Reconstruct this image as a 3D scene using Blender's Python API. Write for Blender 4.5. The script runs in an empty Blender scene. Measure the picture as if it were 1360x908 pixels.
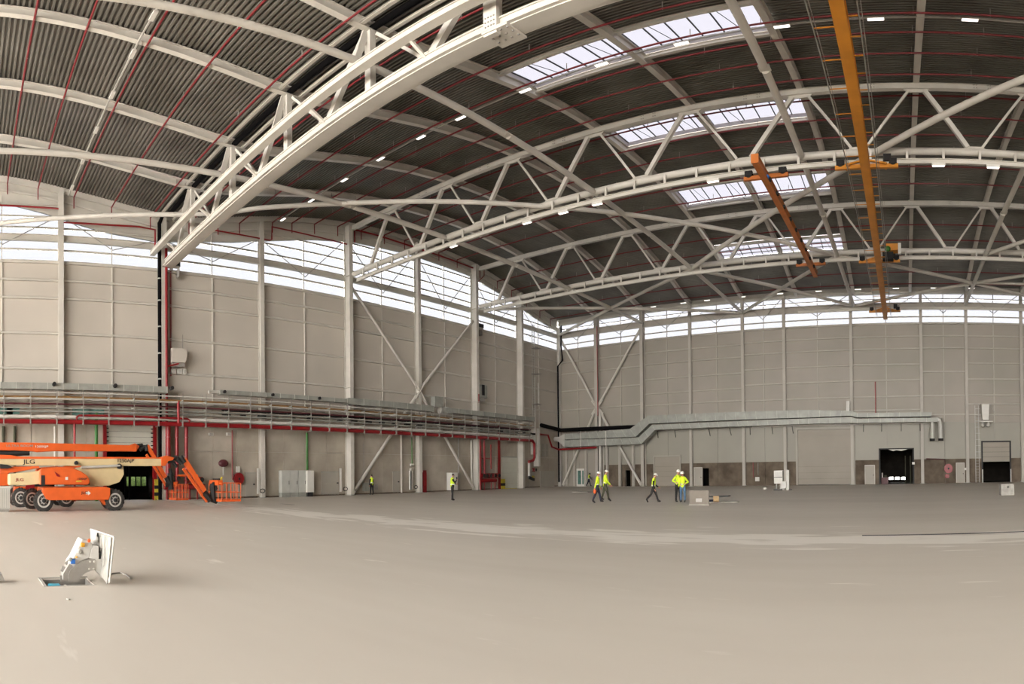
import bpy, bmesh, math, random
from mathutils import Vector, Matrix, Quaternion
random.seed(7)
C = bpy.context.scene.collection
SC = bpy.context.scene
PI = math.pi

# ---------------------------------------------------------------- camera (the photograph is a stitched panorama)
FX, FY, Y0, TH0, TA, TB = 788.16, 870.5988, 619.2182, -0.6595, -0.0105, -0.01
EYE = 1.75
def _cam_axes():
    ca, sa, cb, sb = math.cos(TA), math.sin(TA), math.cos(TB), math.sin(TB)
    A = Matrix(((ca, 0, sa), (0, 1, 0), (-sa, 0, ca))); B = Matrix(((1, 0, 0), (0, cb, -sb), (0, sb, cb)))
    c, s = math.cos(TH0), math.sin(TH0)
    return A @ B @ Matrix(((c, -s, 0), (s, c, 0), (0, 0, 1)))
MC = _cam_axes()
cd = bpy.data.cameras.new('camera'); cam = bpy.data.objects.new('camera', cd); C.objects.link(cam)
SC.camera = cam
cd.type = 'PANO'
cd.panorama_type = 'EQUIRECTANGULAR'
cd.longitude_min = -680 / FX; cd.longitude_max = 680 / FX
cd.latitude_max = Y0 / FY; cd.latitude_min = (Y0 - 908) / FY
cd.clip_start = 0.1; cd.clip_end = 500
R_, F_, U_ = MC[0], MC[1], MC[2]
cam.matrix_world = Matrix(((R_[0], U_[0], -F_[0], 0), (R_[1], U_[1], -F_[1], 0), (R_[2], U_[2], -F_[2], EYE), (0, 0, 0, 1)))

# ---------------------------------------------------------------- overcast sky, exposure
w = bpy.data.worlds.new('overcast_sky'); SC.world = w; w.use_nodes = True
SKY = 14.5
bg = w.node_tree.nodes['Background']; bg.inputs[0].default_value = (1.0, 0.965, 0.92, 1); bg.inputs[1].default_value = SKY
PANE = 0.288                      # per face of each pane: what the opal roof and wall glazing lets through
SC.view_settings.view_transform = 'Standard'; SC.view_settings.look = 'None'
SC.view_settings.exposure = 0.0; SC.view_settings.gamma = 1.0
SC.view_settings.use_curve_mapping = False
try:
    SC.cycles.max_bounces = 10; SC.cycles.diffuse_bounces = 6; SC.cycles.transparent_max_bounces = 12
    SC.cycles.caustics_reflective = False; SC.cycles.caustics_refractive = False
    SC.cycles.sample_clamp_indirect = 8
except Exception: pass

# ---------------------------------------------------------------- measuring helpers
def ray(px, py):
    th = (px - 680) / FX; t = math.tan((Y0 - py) / FY)
    return Vector((math.sin(th), math.cos(th), t)) @ MC
def U(px, py, ax, val):
    d = ray(px, py); i = 'xyz'.index(ax); v = val - (EYE if ax == 'z' else 0)
    W = d * (v / d[i]); W.z += EYE; return W
def Fl(px, py): return U(px, py, 'z', 0)
XL, YB = -45.48, 69.49
def LY(px, x=XL): return U(px, 600, 'x', x).y
def LZ(px, py, x=XL): return U(px, py, 'x', x).z
def BX(px, y=YB): return U(px, 600, 'y', y).x
def BZ(px, py, y=YB): return U(px, py, 'y', y).z
def lin(x, xs, ys):
    if x <= xs[0]: return ys[0]
    for i in range(len(xs) - 1):
        if x <= xs[i + 1]:
            t = (x - xs[i]) / (xs[i + 1] - xs[i]); return ys[i] + t * (ys[i + 1] - ys[i])
    return ys[-1]
RYs = [-34,-22,-14,-6,-2,2,5,8,12,15.4,18,20,22.7,25.7,30,33.6,38,42.5,48,51.8,57,62,66,69.5]
RZs = [22.2,24.2,24.6,24.5,24.2,23.8,23.35,22.75,22.0,21.5,21.65,21.95,22.5,23.1,23.8,24.25,24.55,24.7,24.5,24.25,23.4,22.5,21.5,20.9]
def RZ(y): return lin(y, RYs, RZs)          # centre line of the roof beams
ORD = ['first','second','third','fourth','fifth','sixth','seventh','eighth','ninth','tenth','eleventh','twelfth','thirteenth','fourteenth','fifteenth','sixteenth']

# ---------------------------------------------------------------- materials
def mat(name, col, rough=0.6, metal=0.0, var=0.12, scale=3.0, col2=None, bump=0.0, detail=4, spec=0.5, stretch=None, hi=None):
    m = bpy.data.materials.new(name); m.use_nodes = True
    nt = m.node_tree; b = nt.nodes['Principled BSDF']
    tc = nt.nodes.new('ShaderNodeNewGeometry'); mp = nt.nodes.new('ShaderNodeMapping')
    nt.links.new(tc.outputs['Position'], mp.inputs['Vector'])
    if stretch: mp.inputs['Scale'].default_value = stretch
    n = nt.nodes.new('ShaderNodeTexNoise'); n.inputs['Scale'].default_value = scale; n.inputs['Detail'].default_value = detail
    nt.links.new(mp.outputs['Vector'], n.inputs['Vector'])
    r = nt.nodes.new('ShaderNodeValToRGB'); nt.links.new(n.outputs['Fac'], r.inputs['Fac'])
    c2 = col2 or tuple(c * (1 - var) for c in col); c1 = hi or tuple(min(1, c * (1 + var * .5)) for c in col)
    r.color_ramp.elements[0].position = .3; r.color_ramp.elements[1].position = .7
    r.color_ramp.elements[0].color = (*c2, 1); r.color_ramp.elements[1].color = (*c1, 1)
    nt.links.new(r.outputs['Color'], b.inputs['Base Color'])
    b.inputs['Roughness'].default_value = rough; b.inputs['Metallic'].default_value = metal
    b.inputs['Specular IOR Level'].default_value = spec
    if bump:
        bp = nt.nodes.new('ShaderNodeBump'); bp.inputs['Strength'].default_value = bump; bp.inputs['Distance'].default_value = .05
        nt.links.new(n.outputs['Fac'], bp.inputs['Height']); nt.links.new(bp.outputs['Normal'], b.inputs['Normal'])
    return m
def pane_mat(name, tint, k):
    m = bpy.data.materials.new(name); m.use_nodes = True; nt = m.node_tree; nt.nodes.clear()
    o = nt.nodes.new('ShaderNodeOutputMaterial'); t = nt.nodes.new('ShaderNodeBsdfTransparent'); g = nt.nodes.new('ShaderNodeBsdfGlossy')
    mx = nt.nodes.new('ShaderNodeMixShader'); mx.inputs[0].default_value = .03; g.inputs['Roughness'].default_value = .3
    tc = nt.nodes.new('ShaderNodeNewGeometry'); wv = nt.nodes.new('ShaderNodeTexNoise'); wv.inputs['Scale'].default_value = 1.2
    nt.links.new(tc.outputs['Position'], wv.inputs['Vector'])
    r = nt.nodes.new('ShaderNodeValToRGB'); nt.links.new(wv.outputs['Fac'], r.inputs['Fac'])
    r.color_ramp.elements[0].color = tuple(x * k * .99 for x in tint) + (1,); r.color_ramp.elements[1].color = tuple(x * k * 1.01 for x in tint) + (1,)
    nt.links.new(r.outputs['Color'], t.inputs['Color'])
    nt.links.new(t.outputs[0], mx.inputs[1]); nt.links.new(g.outputs[0], mx.inputs[2]); nt.links.new(mx.outputs[0], o.inputs['Surface'])
    return m
def emit(name, col, s):
    m = bpy.data.materials.new(name); m.use_nodes = True; nt = m.node_tree; nt.nodes.clear()
    o = nt.nodes.new('ShaderNodeOutputMaterial'); e = nt.nodes.new('ShaderNodeEmission'); e.inputs[0].default_value = (*col, 1); e.inputs[1].default_value = s
    nt.links.new(e.outputs[0], o.inputs['Surface']); return m

M = dict(
 steel=mat('white_painted_steel', (.57,.54,.485), .45, var=.10, scale=.8),
 steel2=mat('grey_white_wall_steel', (.56,.53,.475), .5, var=.08, scale=.8),
 steelb=mat('far_wall_steel', (.44,.405,.355), .5, var=.08, scale=.8),  # same white steel, darkened so the far wall reads dimmer
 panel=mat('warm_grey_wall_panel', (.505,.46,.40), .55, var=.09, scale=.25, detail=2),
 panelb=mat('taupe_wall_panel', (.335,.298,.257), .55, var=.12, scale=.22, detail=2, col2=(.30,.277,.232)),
 beige=mat('greenish_beige_panel', (.315,.297,.25), .5, var=.06, scale=.3),
 header=mat('pale_parapet_panel', (.54,.51,.455), .6, var=.1, scale=.5),
 concrete=mat('precast_concrete', (.42,.365,.295), .85, var=.22, scale=.5, hi=(.47,.42,.35), bump=.1),
 plinth=mat('brown_concrete_plinth', (.115,.085,.06), .9, var=.3, scale=.8, hi=(.19,.15,.11), bump=.15),
 deck=mat('galvanised_roof_deck', (.135,.125,.102), .5, .1, var=.25, scale=.35, hi=(.185,.175,.15)),
 red=mat('red_sprinkler_paint', (.25,.006,.009), .4, var=.15, scale=2),
 redd=mat('dark_red_sprinkler', (.17,.006,.009), .5, var=.15, scale=2),
 redp=mat('faded_red_pipe', (.30,.07,.07), .5, var=.15, scale=2),
 black=mat('black_insulation', (.004,.0035,.004), .9, var=.3, scale=2, spec=.1),
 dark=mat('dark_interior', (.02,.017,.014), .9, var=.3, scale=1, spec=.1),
 galv=mat('galvanised_duct', (.33,.335,.30), .5, .15, var=.18, scale=1.5),
 galvw=mat('bright_spiral_duct', (.50,.485,.445), .45, .1, var=.1, scale=2),
 white=mat('white_enamel', (.66,.64,.59), .45, var=.05, scale=3),
 orange=mat('lift_orange', (.70,.115,.018), .4, var=.10, scale=2),
 tan=mat('lift_cream', (.66,.52,.29), .5, var=.08, scale=2),
 crane=mat('crane_amber', (.60,.235,.02), .45, var=.15, scale=1),
 craned=mat('crane_deep_orange', (.48,.14,.02), .45, var=.2, scale=1),
 rubber=mat('tyre_rubber', (.045,.04,.036), .9, var=.4, scale=6, bump=.4),
 rim=mat('grey_wheel_rim', (.50,.47,.43), .5, .2, var=.2, scale=5),
 brown=mat('brass_brown_pipe', (.28,.15,.05), .5, var=.2, scale=2),
 maroon=mat('maroon_pipe', (.10,.02,.025), .5, var=.2, scale=2),
 green=mat('green_pipe', (.03,.16,.02), .5, var=.2, scale=2),
 shutter=mat('pale_sectional_door', (.52,.51,.44), .5, var=.06, scale=1),
 dooron=mat('taupe_roller_door', (.315,.28,.232), .55, var=.07, scale=.4),
 leaf=mat('grey_door_leaf', (.38,.35,.30), .55, var=.06, scale=1),
 gcab=mat('light_grey_cabinet', (.50,.50,.46), .5, var=.08, scale=2),
 glassg=mat('green_tinted_glass', (.10,.20,.17), .15, var=.3, scale=3),
 hivis=mat('hivis_yellow', (.62,.80,.02), .7, var=.12, scale=8),
 refl=mat('silver_tape', (.72,.74,.66), .4, var=.1, scale=8),
 navy=mat('navy_cloth', (.016,.018,.035), .85, var=.3, scale=8),
 blk=mat('black_cloth', (.014,.013,.013), .85, var=.3, scale=8),
 olive=mat('dark_olive_cloth', (.06,.06,.035), .85, var=.3, scale=8),
 jean=mat('blue_denim', (.07,.14,.24), .85, var=.3, scale=8),
 skin=mat('skin', (.50,.27,.18), .55, var=.1, scale=10),
 skind=mat('darker_skin', (.10,.05,.035), .55, var=.1, scale=10),
 hair=mat('dark_hair', (.02,.014,.01), .7, var=.3, scale=20),
 eye=mat('eye_dark', (.02,.015,.012), .3, var=.1, scale=20),
 lip=mat('lip', (.40,.14,.11), .5, var=.1, scale=20),
 helmet=mat('white_helmet', (.82,.79,.72), .35, var=.04, scale=8),
 boot=mat('boot_leather', (.02,.016,.013), .6, var=.3, scale=10),
 alu=mat('pale_aluminium', (.46,.44,.40), .5, .1, var=.12, scale=5),
 castw=mat('white_cast_housing', (.60,.585,.55), .4, var=.08, scale=5),
 castg=mat('grey_cast_arm', (.36,.34,.31), .5, .3, var=.15, scale=5),
 cyan=mat('cyan_plastic', (.03,.42,.60), .4, var=.15, scale=8),
 blue=mat('blue_socket', (.03,.16,.55), .4, var=.1, scale=8),
 amber=mat('amber_socket', (.72,.36,.03), .4, var=.1, scale=8),
 wood=mat('pale_wood', (.55,.38,.20), .7, var=.2, scale=6),
 yellow=mat('yellow_marking', (.55,.45,.04), .5, var=.15, scale=5),
 grass=mat('hedge_green', (.10,.16,.035), .9, var=.6, scale=6, hi=(.17,.25,.07)),
 bar=mat('dark_glazing_bar', (.016,.014,.013), .6, var=.2, scale=4),
 reveal=mat('lilac_grey_reveal', (.62,.60,.64), .6, var=.08, scale=1),
 ghost=mat('dusty_floor_panel', (.20,.175,.145), .8, var=.1, scale=2),  # floor tone darkened to offset the strong light on the upright face
 dusty=mat('dusty_grey_cabinet', (.36,.345,.31), .7, var=.25, scale=4),  # cabinet grey with shade put in, against strong light from the front
 ink=mat('black_lettering', (.012,.012,.012), .6, var=.1, scale=4),
 pane=pane_mat('opal_glazing', (.92,.945,1.0), PANE),
 spane=pane_mat('opal_skylight', (.92,.925,1.0), PANE*.97),
 lamp=emit('lamp_tube', (1, .93, .86), 2.5),
)
def floor_material():
    m = bpy.data.materials.new('resin_floor'); m.use_nodes = True; nt = m.node_tree; b = nt.nodes['Principled BSDF']
    N = nt.nodes.new; L = nt.links.new
    g = N('ShaderNodeNewGeometry'); mp = N('ShaderNodeMapping'); mp.inputs['Scale'].default_value = (.25, 1.1, 1)
    L(g.outputs['Position'], mp.inputs['Vector'])
    n1 = N('ShaderNodeTexNoise'); n1.inputs['Scale'].default_value = .22; n1.inputs['Detail'].default_value = 8; L(mp.outputs[0], n1.inputs['Vector'])
    r1 = N('ShaderNodeValToRGB'); L(n1.outputs['Fac'], r1.inputs['Fac'])
    r1.color_ramp.elements[0].position = .3; r1.color_ramp.elements[0].color = (.56, .51, .445, 1)
    r1.color_ramp.elements[1].position = .72; r1.color_ramp.elements[1].color = (.64, .59, .52, 1)
    # pale patchy wear along the joint under the first truss
    sp = N('ShaderNodeSeparateXYZ'); L(g.outputs['Position'], sp.inputs[0])
    a = N('ShaderNodeMath'); a.operation = 'SUBTRACT'; L(sp.outputs['Y'], a.inputs[0]); a.inputs[1].default_value = 15.9
    ab = N('ShaderNodeMath'); ab.operation = 'ABSOLUTE'; L(a.outputs[0], ab.inputs[0])
    mr = N('ShaderNodeMapRange'); L(ab.outputs[0], mr.inputs['Value']); mr.inputs['From Min'].default_value = 0; mr.inputs['From Max'].default_value = 2.6; mr.inputs['To Min'].default_value = .36; mr.inputs['To Max'].default_value = 0
    mp2 = N('ShaderNodeMapping'); mp2.inputs['Scale'].default_value = (.35, 1.6, 1); L(g.outputs['Position'], mp2.inputs['Vector'])
    n2 = N('ShaderNodeTexNoise'); n2.inputs['Scale'].default_value = 1.0; n2.inputs['Detail'].default_value = 5; L(mp2.outputs[0], n2.inputs['Vector'])
    ad = N('ShaderNodeMath'); ad.operation = 'ADD'; L(n2.outputs['Fac'], ad.inputs[0]); L(mr.outputs[0], ad.inputs[1])
    st = N('ShaderNodeMapRange'); L(ad.outputs[0], st.inputs['Value']); st.inputs['From Min'].default_value = .66; st.inputs['From Max'].default_value = .76; st.inputs['To Max'].default_value = .9
    mx = N('ShaderNodeMixRGB'); L(st.outputs[0], mx.inputs[0]); L(r1.outputs[0], mx.inputs[1]); mx.inputs[2].default_value = (.84, .80, .735, 1)
    L(mx.outputs[0], b.inputs['Base Color'])
    rr = N('ShaderNodeMapRange'); L(n2.outputs['Fac'], rr.inputs['Value']); rr.inputs['To Min'].default_value = .32; rr.inputs['To Max'].default_value = .5
    L(rr.outputs[0], b.inputs['Roughness']); b.inputs['Specular IOR Level'].default_value = .24
    return m
M['floor'] = floor_material()

# ---------------------------------------------------------------- mesh builder
def worldpos(o):
    p = Vector((0, 0, 0))
    while o is not None: p += o.location; o = o.parent
    return p
class MB:
    def __init__(s): s.v = []; s.f = []; s.m = []; s.mi = 0
    def add(s, vs, fs):
        k = len(s.v); s.v += [tuple(v) for v in vs]; s.f += [tuple(i + k for i in f) for f in fs]; s.m += [s.mi] * len(fs); return s
    def box(s, x0, x1, y0, y1, z0, z1):
        x0, x1 = sorted((x0, x1)); y0, y1 = sorted((y0, y1)); z0, z1 = sorted((z0, z1))
        return s.add([(x0,y0,z0),(x1,y0,z0),(x1,y1,z0),(x0,y1,z0),(x0,y0,z1),(x1,y0,z1),(x1,y1,z1),(x0,y1,z1)],
                     [(3,2,1,0),(4,5,6,7),(0,1,5,4),(1,2,6,5),(2,3,7,6),(3,0,4,7)])
    def frame(s, p0, p1, up=(0, 0, 1)):
        d = (Vector(p1) - Vector(p0)).normalized(); u = Vector(up)
        if abs(d.dot(u)) > .98: u = Vector((0, 1, 0)) if abs(d.y) < .9 else Vector((1, 0, 0))
        r = d.cross(u).normalized(); u = r.cross(d).normalized(); return d, r, u
    def prof(s, p0, p1, pts, up=(0, 0, 1)):
        p0 = Vector(p0); p1 = Vector(p1); d, r, u = s.frame(p0, p1, up); n = len(pts)
        vs = [p0 + r * a + u * b for a, b in pts] + [p1 + r * a + u * b for a, b in pts]
        fs = [(i, (i + 1) % n, n + (i + 1) % n, n + i) for i in range(n)] + [tuple(range(n))[::-1], tuple(range(n, 2 * n))]
        return s.add(vs, fs)
    def beam(s, p0, p1, w, h, up=(0, 0, 1)):
        w /= 2; h /= 2; return s.prof(p0, p1, [(-w,-h),(w,-h),(w,h),(-w,h)], up)
    def ibeam(s, p0, p1, w, h, up=(0, 0, 1), tf=None, tw=None):
        tf = tf or h * .09; tw = (tw or w * .12) / 2; w /= 2; h /= 2
        return s.prof(p0, p1, [(-w,-h),(w,-h),(w,-h+tf),(tw,-h+tf),(tw,h-tf),(w,h-tf),(w,h),(-w,h),(-w,h-tf),(-tw,h-tf),(-tw,-h+tf),(-w,-h+tf)], up)
    def tube(s, pts, r, n=10, caps=True):
        pts = [Vector(p) for p in pts]; rs = r if isinstance(r, (list, tuple)) else [r] * len(pts); k0 = len(s.v); vs = []
        for i, p in enumerate(pts):
            a = pts[max(i - 1, 0)]; b = pts[min(i + 1, len(pts) - 1)]; d, rr, uu = s.frame(a, b)
            if i and rr.dot(lr) < -.2: rr = -rr; uu = -uu
            lr = rr
            for k in range(n):
                t = 2 * PI * k / n; vs.append(p + (rr * math.cos(t) + uu * math.sin(t)) * rs[i])
        fs = [(i*n+k, i*n+(k+1)%n, (i+1)*n+(k+1)%n, (i+1)*n+k) for i in range(len(pts)-1) for k in range(n)]
        if caps: fs += [tuple(range(n))[::-1], tuple(range((len(pts)-1)*n, len(pts)*n))]
        return s.add(vs, fs)
    def lathe(s, c, axis, prof, n=16):
        c = Vector(c); a = Vector(axis).normalized(); d, r, u = s.frame((0,0,0), a)
        vs = []; m = len(prof)
        for h, rad in prof:
            for k in range(n):
                t = 2 * PI * k / n; vs.append(c + a * h + (r * math.cos(t) + u * math.sin(t)) * max(rad, .0005))
        fs = [(i*n+k, i*n+(k+1)%n, (i+1)*n+(k+1)%n, (i+1)*n+k) for i in range(m-1) for k in range(n)]
        fs += [tuple(range(n))[::-1], tuple(range((m-1)*n, m*n))]
        return s.add(vs, fs)
    def ell(s, c, rx, ry, rz, n=10, m=7, rot=None):
        c = Vector(c); vs = []
        for i in range(m + 1):
            ph = PI * i / m
            for k in range(n):
                t = 2 * PI * k / n; q = Vector((rx*math.sin(ph)*math.cos(t), ry*math.sin(ph)*math.sin(t), rz*math.cos(ph)))
                if rot: q = rot @ q
                vs.append(c + q)
        return s.add(vs, [(i*n+k, (i+1)*n+k, (i+1)*n+(k+1)%n, i*n+(k+1)%n) for i in range(m) for k in range(n)])
    def prism(s, poly, ax, a0, a1):
        n = len(poly)
        def mk(p, a):
            return {'x': (a, p[0], p[1]), 'y': (p[0], a, p[1]), 'z': (p[0], p[1], a)}[ax]
        vs = [mk(p, a0) for p in poly] + [mk(p, a1) for p in poly]
        return s.add(vs, [(i, (i+1)%n, n+(i+1)%n, n+i) for i in range(n)] + [tuple(range(n))[::-1], tuple(range(n, 2*n))])
    def build(s, name, m, parent=None, smooth=False, bevel=0, origin=None):
        me = bpy.data.meshes.new(name)
        if parent is not None: o0 = worldpos(parent)
        elif origin is not None: o0 = Vector(origin)
        else:
            lo = [min(v[i] for v in s.v) for i in range(3)]; hi = [max(v[i] for v in s.v) for i in range(3)]
            o0 = Vector(((lo[0]+hi[0])/2, (lo[1]+hi[1])/2, lo[2]))
        me.from_pydata([(v[0]-o0.x, v[1]-o0.y, v[2]-o0.z) for v in s.v], [], s.f)
        ms = m if isinstance(m, list) else [m]
        for q in ms: me.materials.append(q)
        if len(ms) > 1: me.polygons.foreach_set('material_index', s.m)
        bm = bmesh.new(); bm.from_mesh(me); bmesh.ops.recalc_face_normals(bm, faces=bm.faces); bm.to_mesh(me); bm.free()
        if smooth:
            me.polygons.foreach_set('use_smooth', [True] * len(me.polygons))
            me.set_sharp_from_angle(angle=math.radians(40))
        o = bpy.data.objects.new(name, me); C.objects.link(o)
        if parent is not None: o.parent = parent
        else: o.location = o0
        if bevel:
            b = o.modifiers.new('bevel', 'BEVEL'); b.width = bevel; b.segments = 2; b.limit_method = 'ANGLE'
        return o
def tag(o, label, cat, group=None, kind=None):
    if label: o['label'] = label
    if cat: o['category'] = cat
    if group: o['group'] = group
    if kind: o['kind'] = kind
    return o
def thing(name, label, cat, loc, group=None, kind=None):
    o = bpy.data.objects.new(name, None); C.objects.link(o); o.location = loc; o.empty_display_size = .3
    return tag(o, label, cat, group, kind)
def struct(name, loc=(0, 0, 0)):
    o = bpy.data.objects.new(name, None); C.objects.link(o); o.location = loc; o['kind'] = 'structure'; return o
def splitrect(a0, a1, b0, b1, holes):
    """rectangle minus rectangular holes -> list of rectangles"""
    out = [(a0, a1, b0, b1)]
    for h in holes:
        nx = []
        for r in out:
            if h[0] >= r[1] or h[1] <= r[0] or h[2] >= r[3] or h[3] <= r[2]: nx.append(r); continue
            if r[0] < h[0]: nx.append((r[0], h[0], r[2], r[3]))
            if h[1] < r[1]: nx.append((h[1], r[1], r[2], r[3]))
            x0, x1 = max(r[0], h[0]), min(r[1], h[1])
            if r[2] < h[2]: nx.append((x0, x1, r[2], h[2]))
            if h[3] < r[3]: nx.append((x0, x1, h[3], r[3]))
        out = nx
    return [r for r in out if r[1] - r[0] > .02 and r[3] - r[2] > .02]

# ================================================================ SETTING
YF = -34.0; XR = 30.0
COLY = [LY(p, -45.15) for p in (81, 217, 348, 462.5, 555.5, 630, 690)] + [YB]
COLYX = [-29.5, -20.4, -11.3, COLY[0] - 9.1] + COLY
BEX = [-38.95, -32.3, -25.7, -19.0, -12.35, -5.6, 1.05, 7.6, 14.2, 20.8, 27.4]      # roof beams
COLX = [BX(p, YB - .3) for p in (795, 855.5, 918, 988, 1043, 1132, 1225, 1285, 1358)] + [20.6, 27]

# ---- floor, with the open pits left out
pit = (-11.0, -10.2, 1.30, 2.15)
fm = MB()
for a0, a1, b0, b1 in splitrect(-46.2, XR + .2, -60, YB + .5, [pit]): 
    fm.add([(a0, b0, 0), (a1, b0, 0), (a1, b1, 0), (a0, b1, 0)], [(0, 1, 2, 3)])
fm.add([(pit[0],pit[2],-.5),(pit[1],pit[2],-.5),(pit[1],pit[3],-.5),(pit[0],pit[3],-.5),(pit[0],pit[2],0),(pit[1],pit[2],0),(pit[1],pit[3],0),(pit[0],pit[3],0)],
       [(0,1,2,3),(0,4,5,1),(1,5,6,2),(2,6,7,3),(3,7,4,0)])
fl = fm.build('floor', M['floor'], origin=(0, 0, 0)); fl['kind'] = 'structure'
pl = MB().box(pit[0]-.01, pit[1]+.01, pit[2]-.01, pit[3]+.01, -.49, -.45)
for q_ in ((pit[0],pit[0]+.015,pit[2],pit[3]),(pit[0],pit[1],pit[2],pit[2]+.015),(pit[0],pit[1],pit[3]-.015,pit[3])): pl.box(*q_, -.45, -.02)
pl.build('pit_lining', M['castg'], fl)  # grey sheets put in to darken the inside of the pit
def slab_strip(x0, x1, y0, y1, m, name='trim'):
    o = MB().box(x0, x1, y0, y1, .0, .012).build(name, m); o['kind'] = 'structure'; return o

# ---- ceiling: trapezoidal deck, one run of sheets per bay
ceil = struct('ceiling', (0, 25, 24))
SKY_Y = [(23.9, 26.9), (35.3, 38.3), (46.9, 50.5), (58.2, 61.3)]
SKX = (-18.85, -5.75)
edges = [-46.0] + BEX + [XR + .2]
PIT = .255
for bi in range(len(edges) - 1):
    x0, x1 = edges[bi], edges[bi + 1]; d = MB()
    n = int((YB + .6 - YF) / PIT)
    for i in range(n):
        y = YF + i * PIT
        if bi in (4, 5) and any(a - .2 < y < b - .1 for a, b in SKY_Y): continue
        pr = [(y, 0), (y + .10, 0), (y + .13, .13), (y + .225, .13), (y + PIT, 0)]
        pr = [(a, b + RZ(a) + .33) for a, b in pr]
        for (ya, za), (yb, zb) in zip(pr, pr[1:]):
            d.add([(x0, ya, za), (x1, ya, za), (x1, yb, zb), (x0, yb, zb)], [(0, 1, 2, 3)])
    o = d.build('deck_sheet', M['deck'], ceil); o['kind'] = 'stuff'

# ---- rooflights
for si, (ya, yb) in enumerate(SKY_Y):
    wn = struct('window_%d' % (si + 1), ((SKX[0] + SKX[1]) / 2, (ya + yb) / 2, RZ((ya + yb) / 2)))
    HT = .2
    def zo(y): return RZ(ya) + (RZ(yb) - RZ(ya)) * (y - ya) / (yb - ya)
    f = MB(); lo_, hi_ = .28, .33 + HT
    f.add([(SKX[0],ya,zo(ya)+lo_),(SKX[1],ya,zo(ya)+lo_),(SKX[1],ya+.05,zo(ya)+hi_),(SKX[0],ya+.05,zo(ya)+hi_)], [(0,1,2,3)])
    f.add([(SKX[0],yb,zo(yb)+lo_),(SKX[1],yb,zo(yb)+lo_),(SKX[1],yb-.12,zo(yb)+hi_),(SKX[0],yb-.12,zo(yb)+hi_)], [(0,1,2,3)])
    for x, s in ((SKX[0], 1), (SKX[1], -1)):
        f.add([(x,ya,zo(ya)+lo_),(x,yb,zo(yb)+lo_),(x+.1*s,yb-.12,zo(yb)+hi_),(x+.1*s,ya+.05,zo(ya)+hi_)], [(0,1,2,3)])
    f.build('upstand', M['reveal'], wn)
    for y, dy in ((ya, -.16), (yb, .14)):
        MB().ibeam((SKX[0]-.1, y + dy, RZ(y)+.16), (SKX[1]+.1, y + dy, RZ(y)+.16), .2, .26).build('edge_beam', M['steel'], wn)
    xs = [SKX[0] + .1 + (SKX[1] - SKX[0] - .2) * k / 12 for k in range(13)]
    rows = 2 if si == 3 else 1; y0_, y1_ = ya + .05, yb - .12
    for k in range(12):
        for r in range(rows):
            a_ = y0_ + (y1_ - y0_) * r / rows + .01; b_ = y0_ + (y1_ - y0_) * (r + 1) / rows - .01
            p = MB(); za, zb = zo(a_) + hi_, zo(b_) + hi_
            p.add([(xs[k]+.02,a_,za),(xs[k+1]-.02,a_,za),(xs[k+1]-.02,b_,zb),(xs[k]+.02,b_,zb),(xs[k]+.02,a_,za+.02),(xs[k+1]-.02,a_,za+.02),(xs[k+1]-.02,b_,zb+.02),(xs[k]+.02,b_,zb+.02)],
                  [(3,2,1,0),(4,5,6,7),(0,1,5,4),(1,2,6,5),(2,3,7,6),(3,0,4,7)])
            p.build('pane', M['spane'], wn)
    for k in range(13):
        MB().beam((xs[k], y0_, zo(y0_) + hi_ - .02), (xs[k], y1_, zo(y1_) + hi_ - .02), .055, .07).build('glazing_bar', M['bar'], wn)
    for k in range(1, 12, 3):                       # opener rods
        MB().tube([(xs[k] + .3, y0_ + .1, zo(y0_) + hi_ - .12), (xs[k] + 1.0, y1_ - .1, zo(y1_) + hi_ - .3)], .02, 5).build('opener_rod', M['bar'], wn)
    if rows == 2:
        ym = (y0_ + y1_) / 2; MB().beam((SKX[0], ym, zo(ym) + hi_ - .02), (SKX[1], ym, zo(ym) + hi_ - .02), .05, .06).build('glazing_bar', M['bar'], wn)

# ---- left wall
DW = (LY(139), LY(205), 0.0, 5.35)                   # tall doorway with a raised sectional door
wl = struct('wall_left', (XL, 25, 0))
s = MB()
for r in splitrect(YF, YB + .3, 0, 17.25, [DW]): s.box(XL - .32, XL - .12, r[0], r[1], r[2], r[3])
s.build('backing_wall', M['panel'], wl)
ROWL = [7.0, 9.35, 11.9, 14.5, 15.85, 17.25]
for i in range(3, len(COLYX) - 1):
    a, b = COLYX[i], COLYX[i + 1]; mid = (a + b) / 2
    for k in range(5):
        for u0, u1 in ((a, mid), (mid, b)):
            MB().box(XL - .12, XL, u0 + .02, u1 - .02, ROWL[k] + .015, ROWL[k+1] - .015).build('wall_panel', M['panel'], wl)
        MB().ibeam((XL + .10, a, ROWL[k+1] - .03), (XL + .10, b, ROWL[k+1] - .03), .2, .16 if k < 4 else .22).build('girt', M['steel2'], wl)
    MB().box(XL, XL + .10, mid - .05, mid + .05, 7.0, 17.25).build('mullion', M['steel2'], wl)
    n = 4; st = (b - a) / n
    for k in range(n):
        for z0, z1 in ((0, 3.55), (3.58, 6.98)):
            for r in splitrect(a + k*st + .012, a + (k+1)*st - .012, z0, z1, [DW]):
                MB().box(XL - .12, XL + random.uniform(-.01, .01), *r).build('concrete_panel', M['concrete'], wl)
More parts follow.
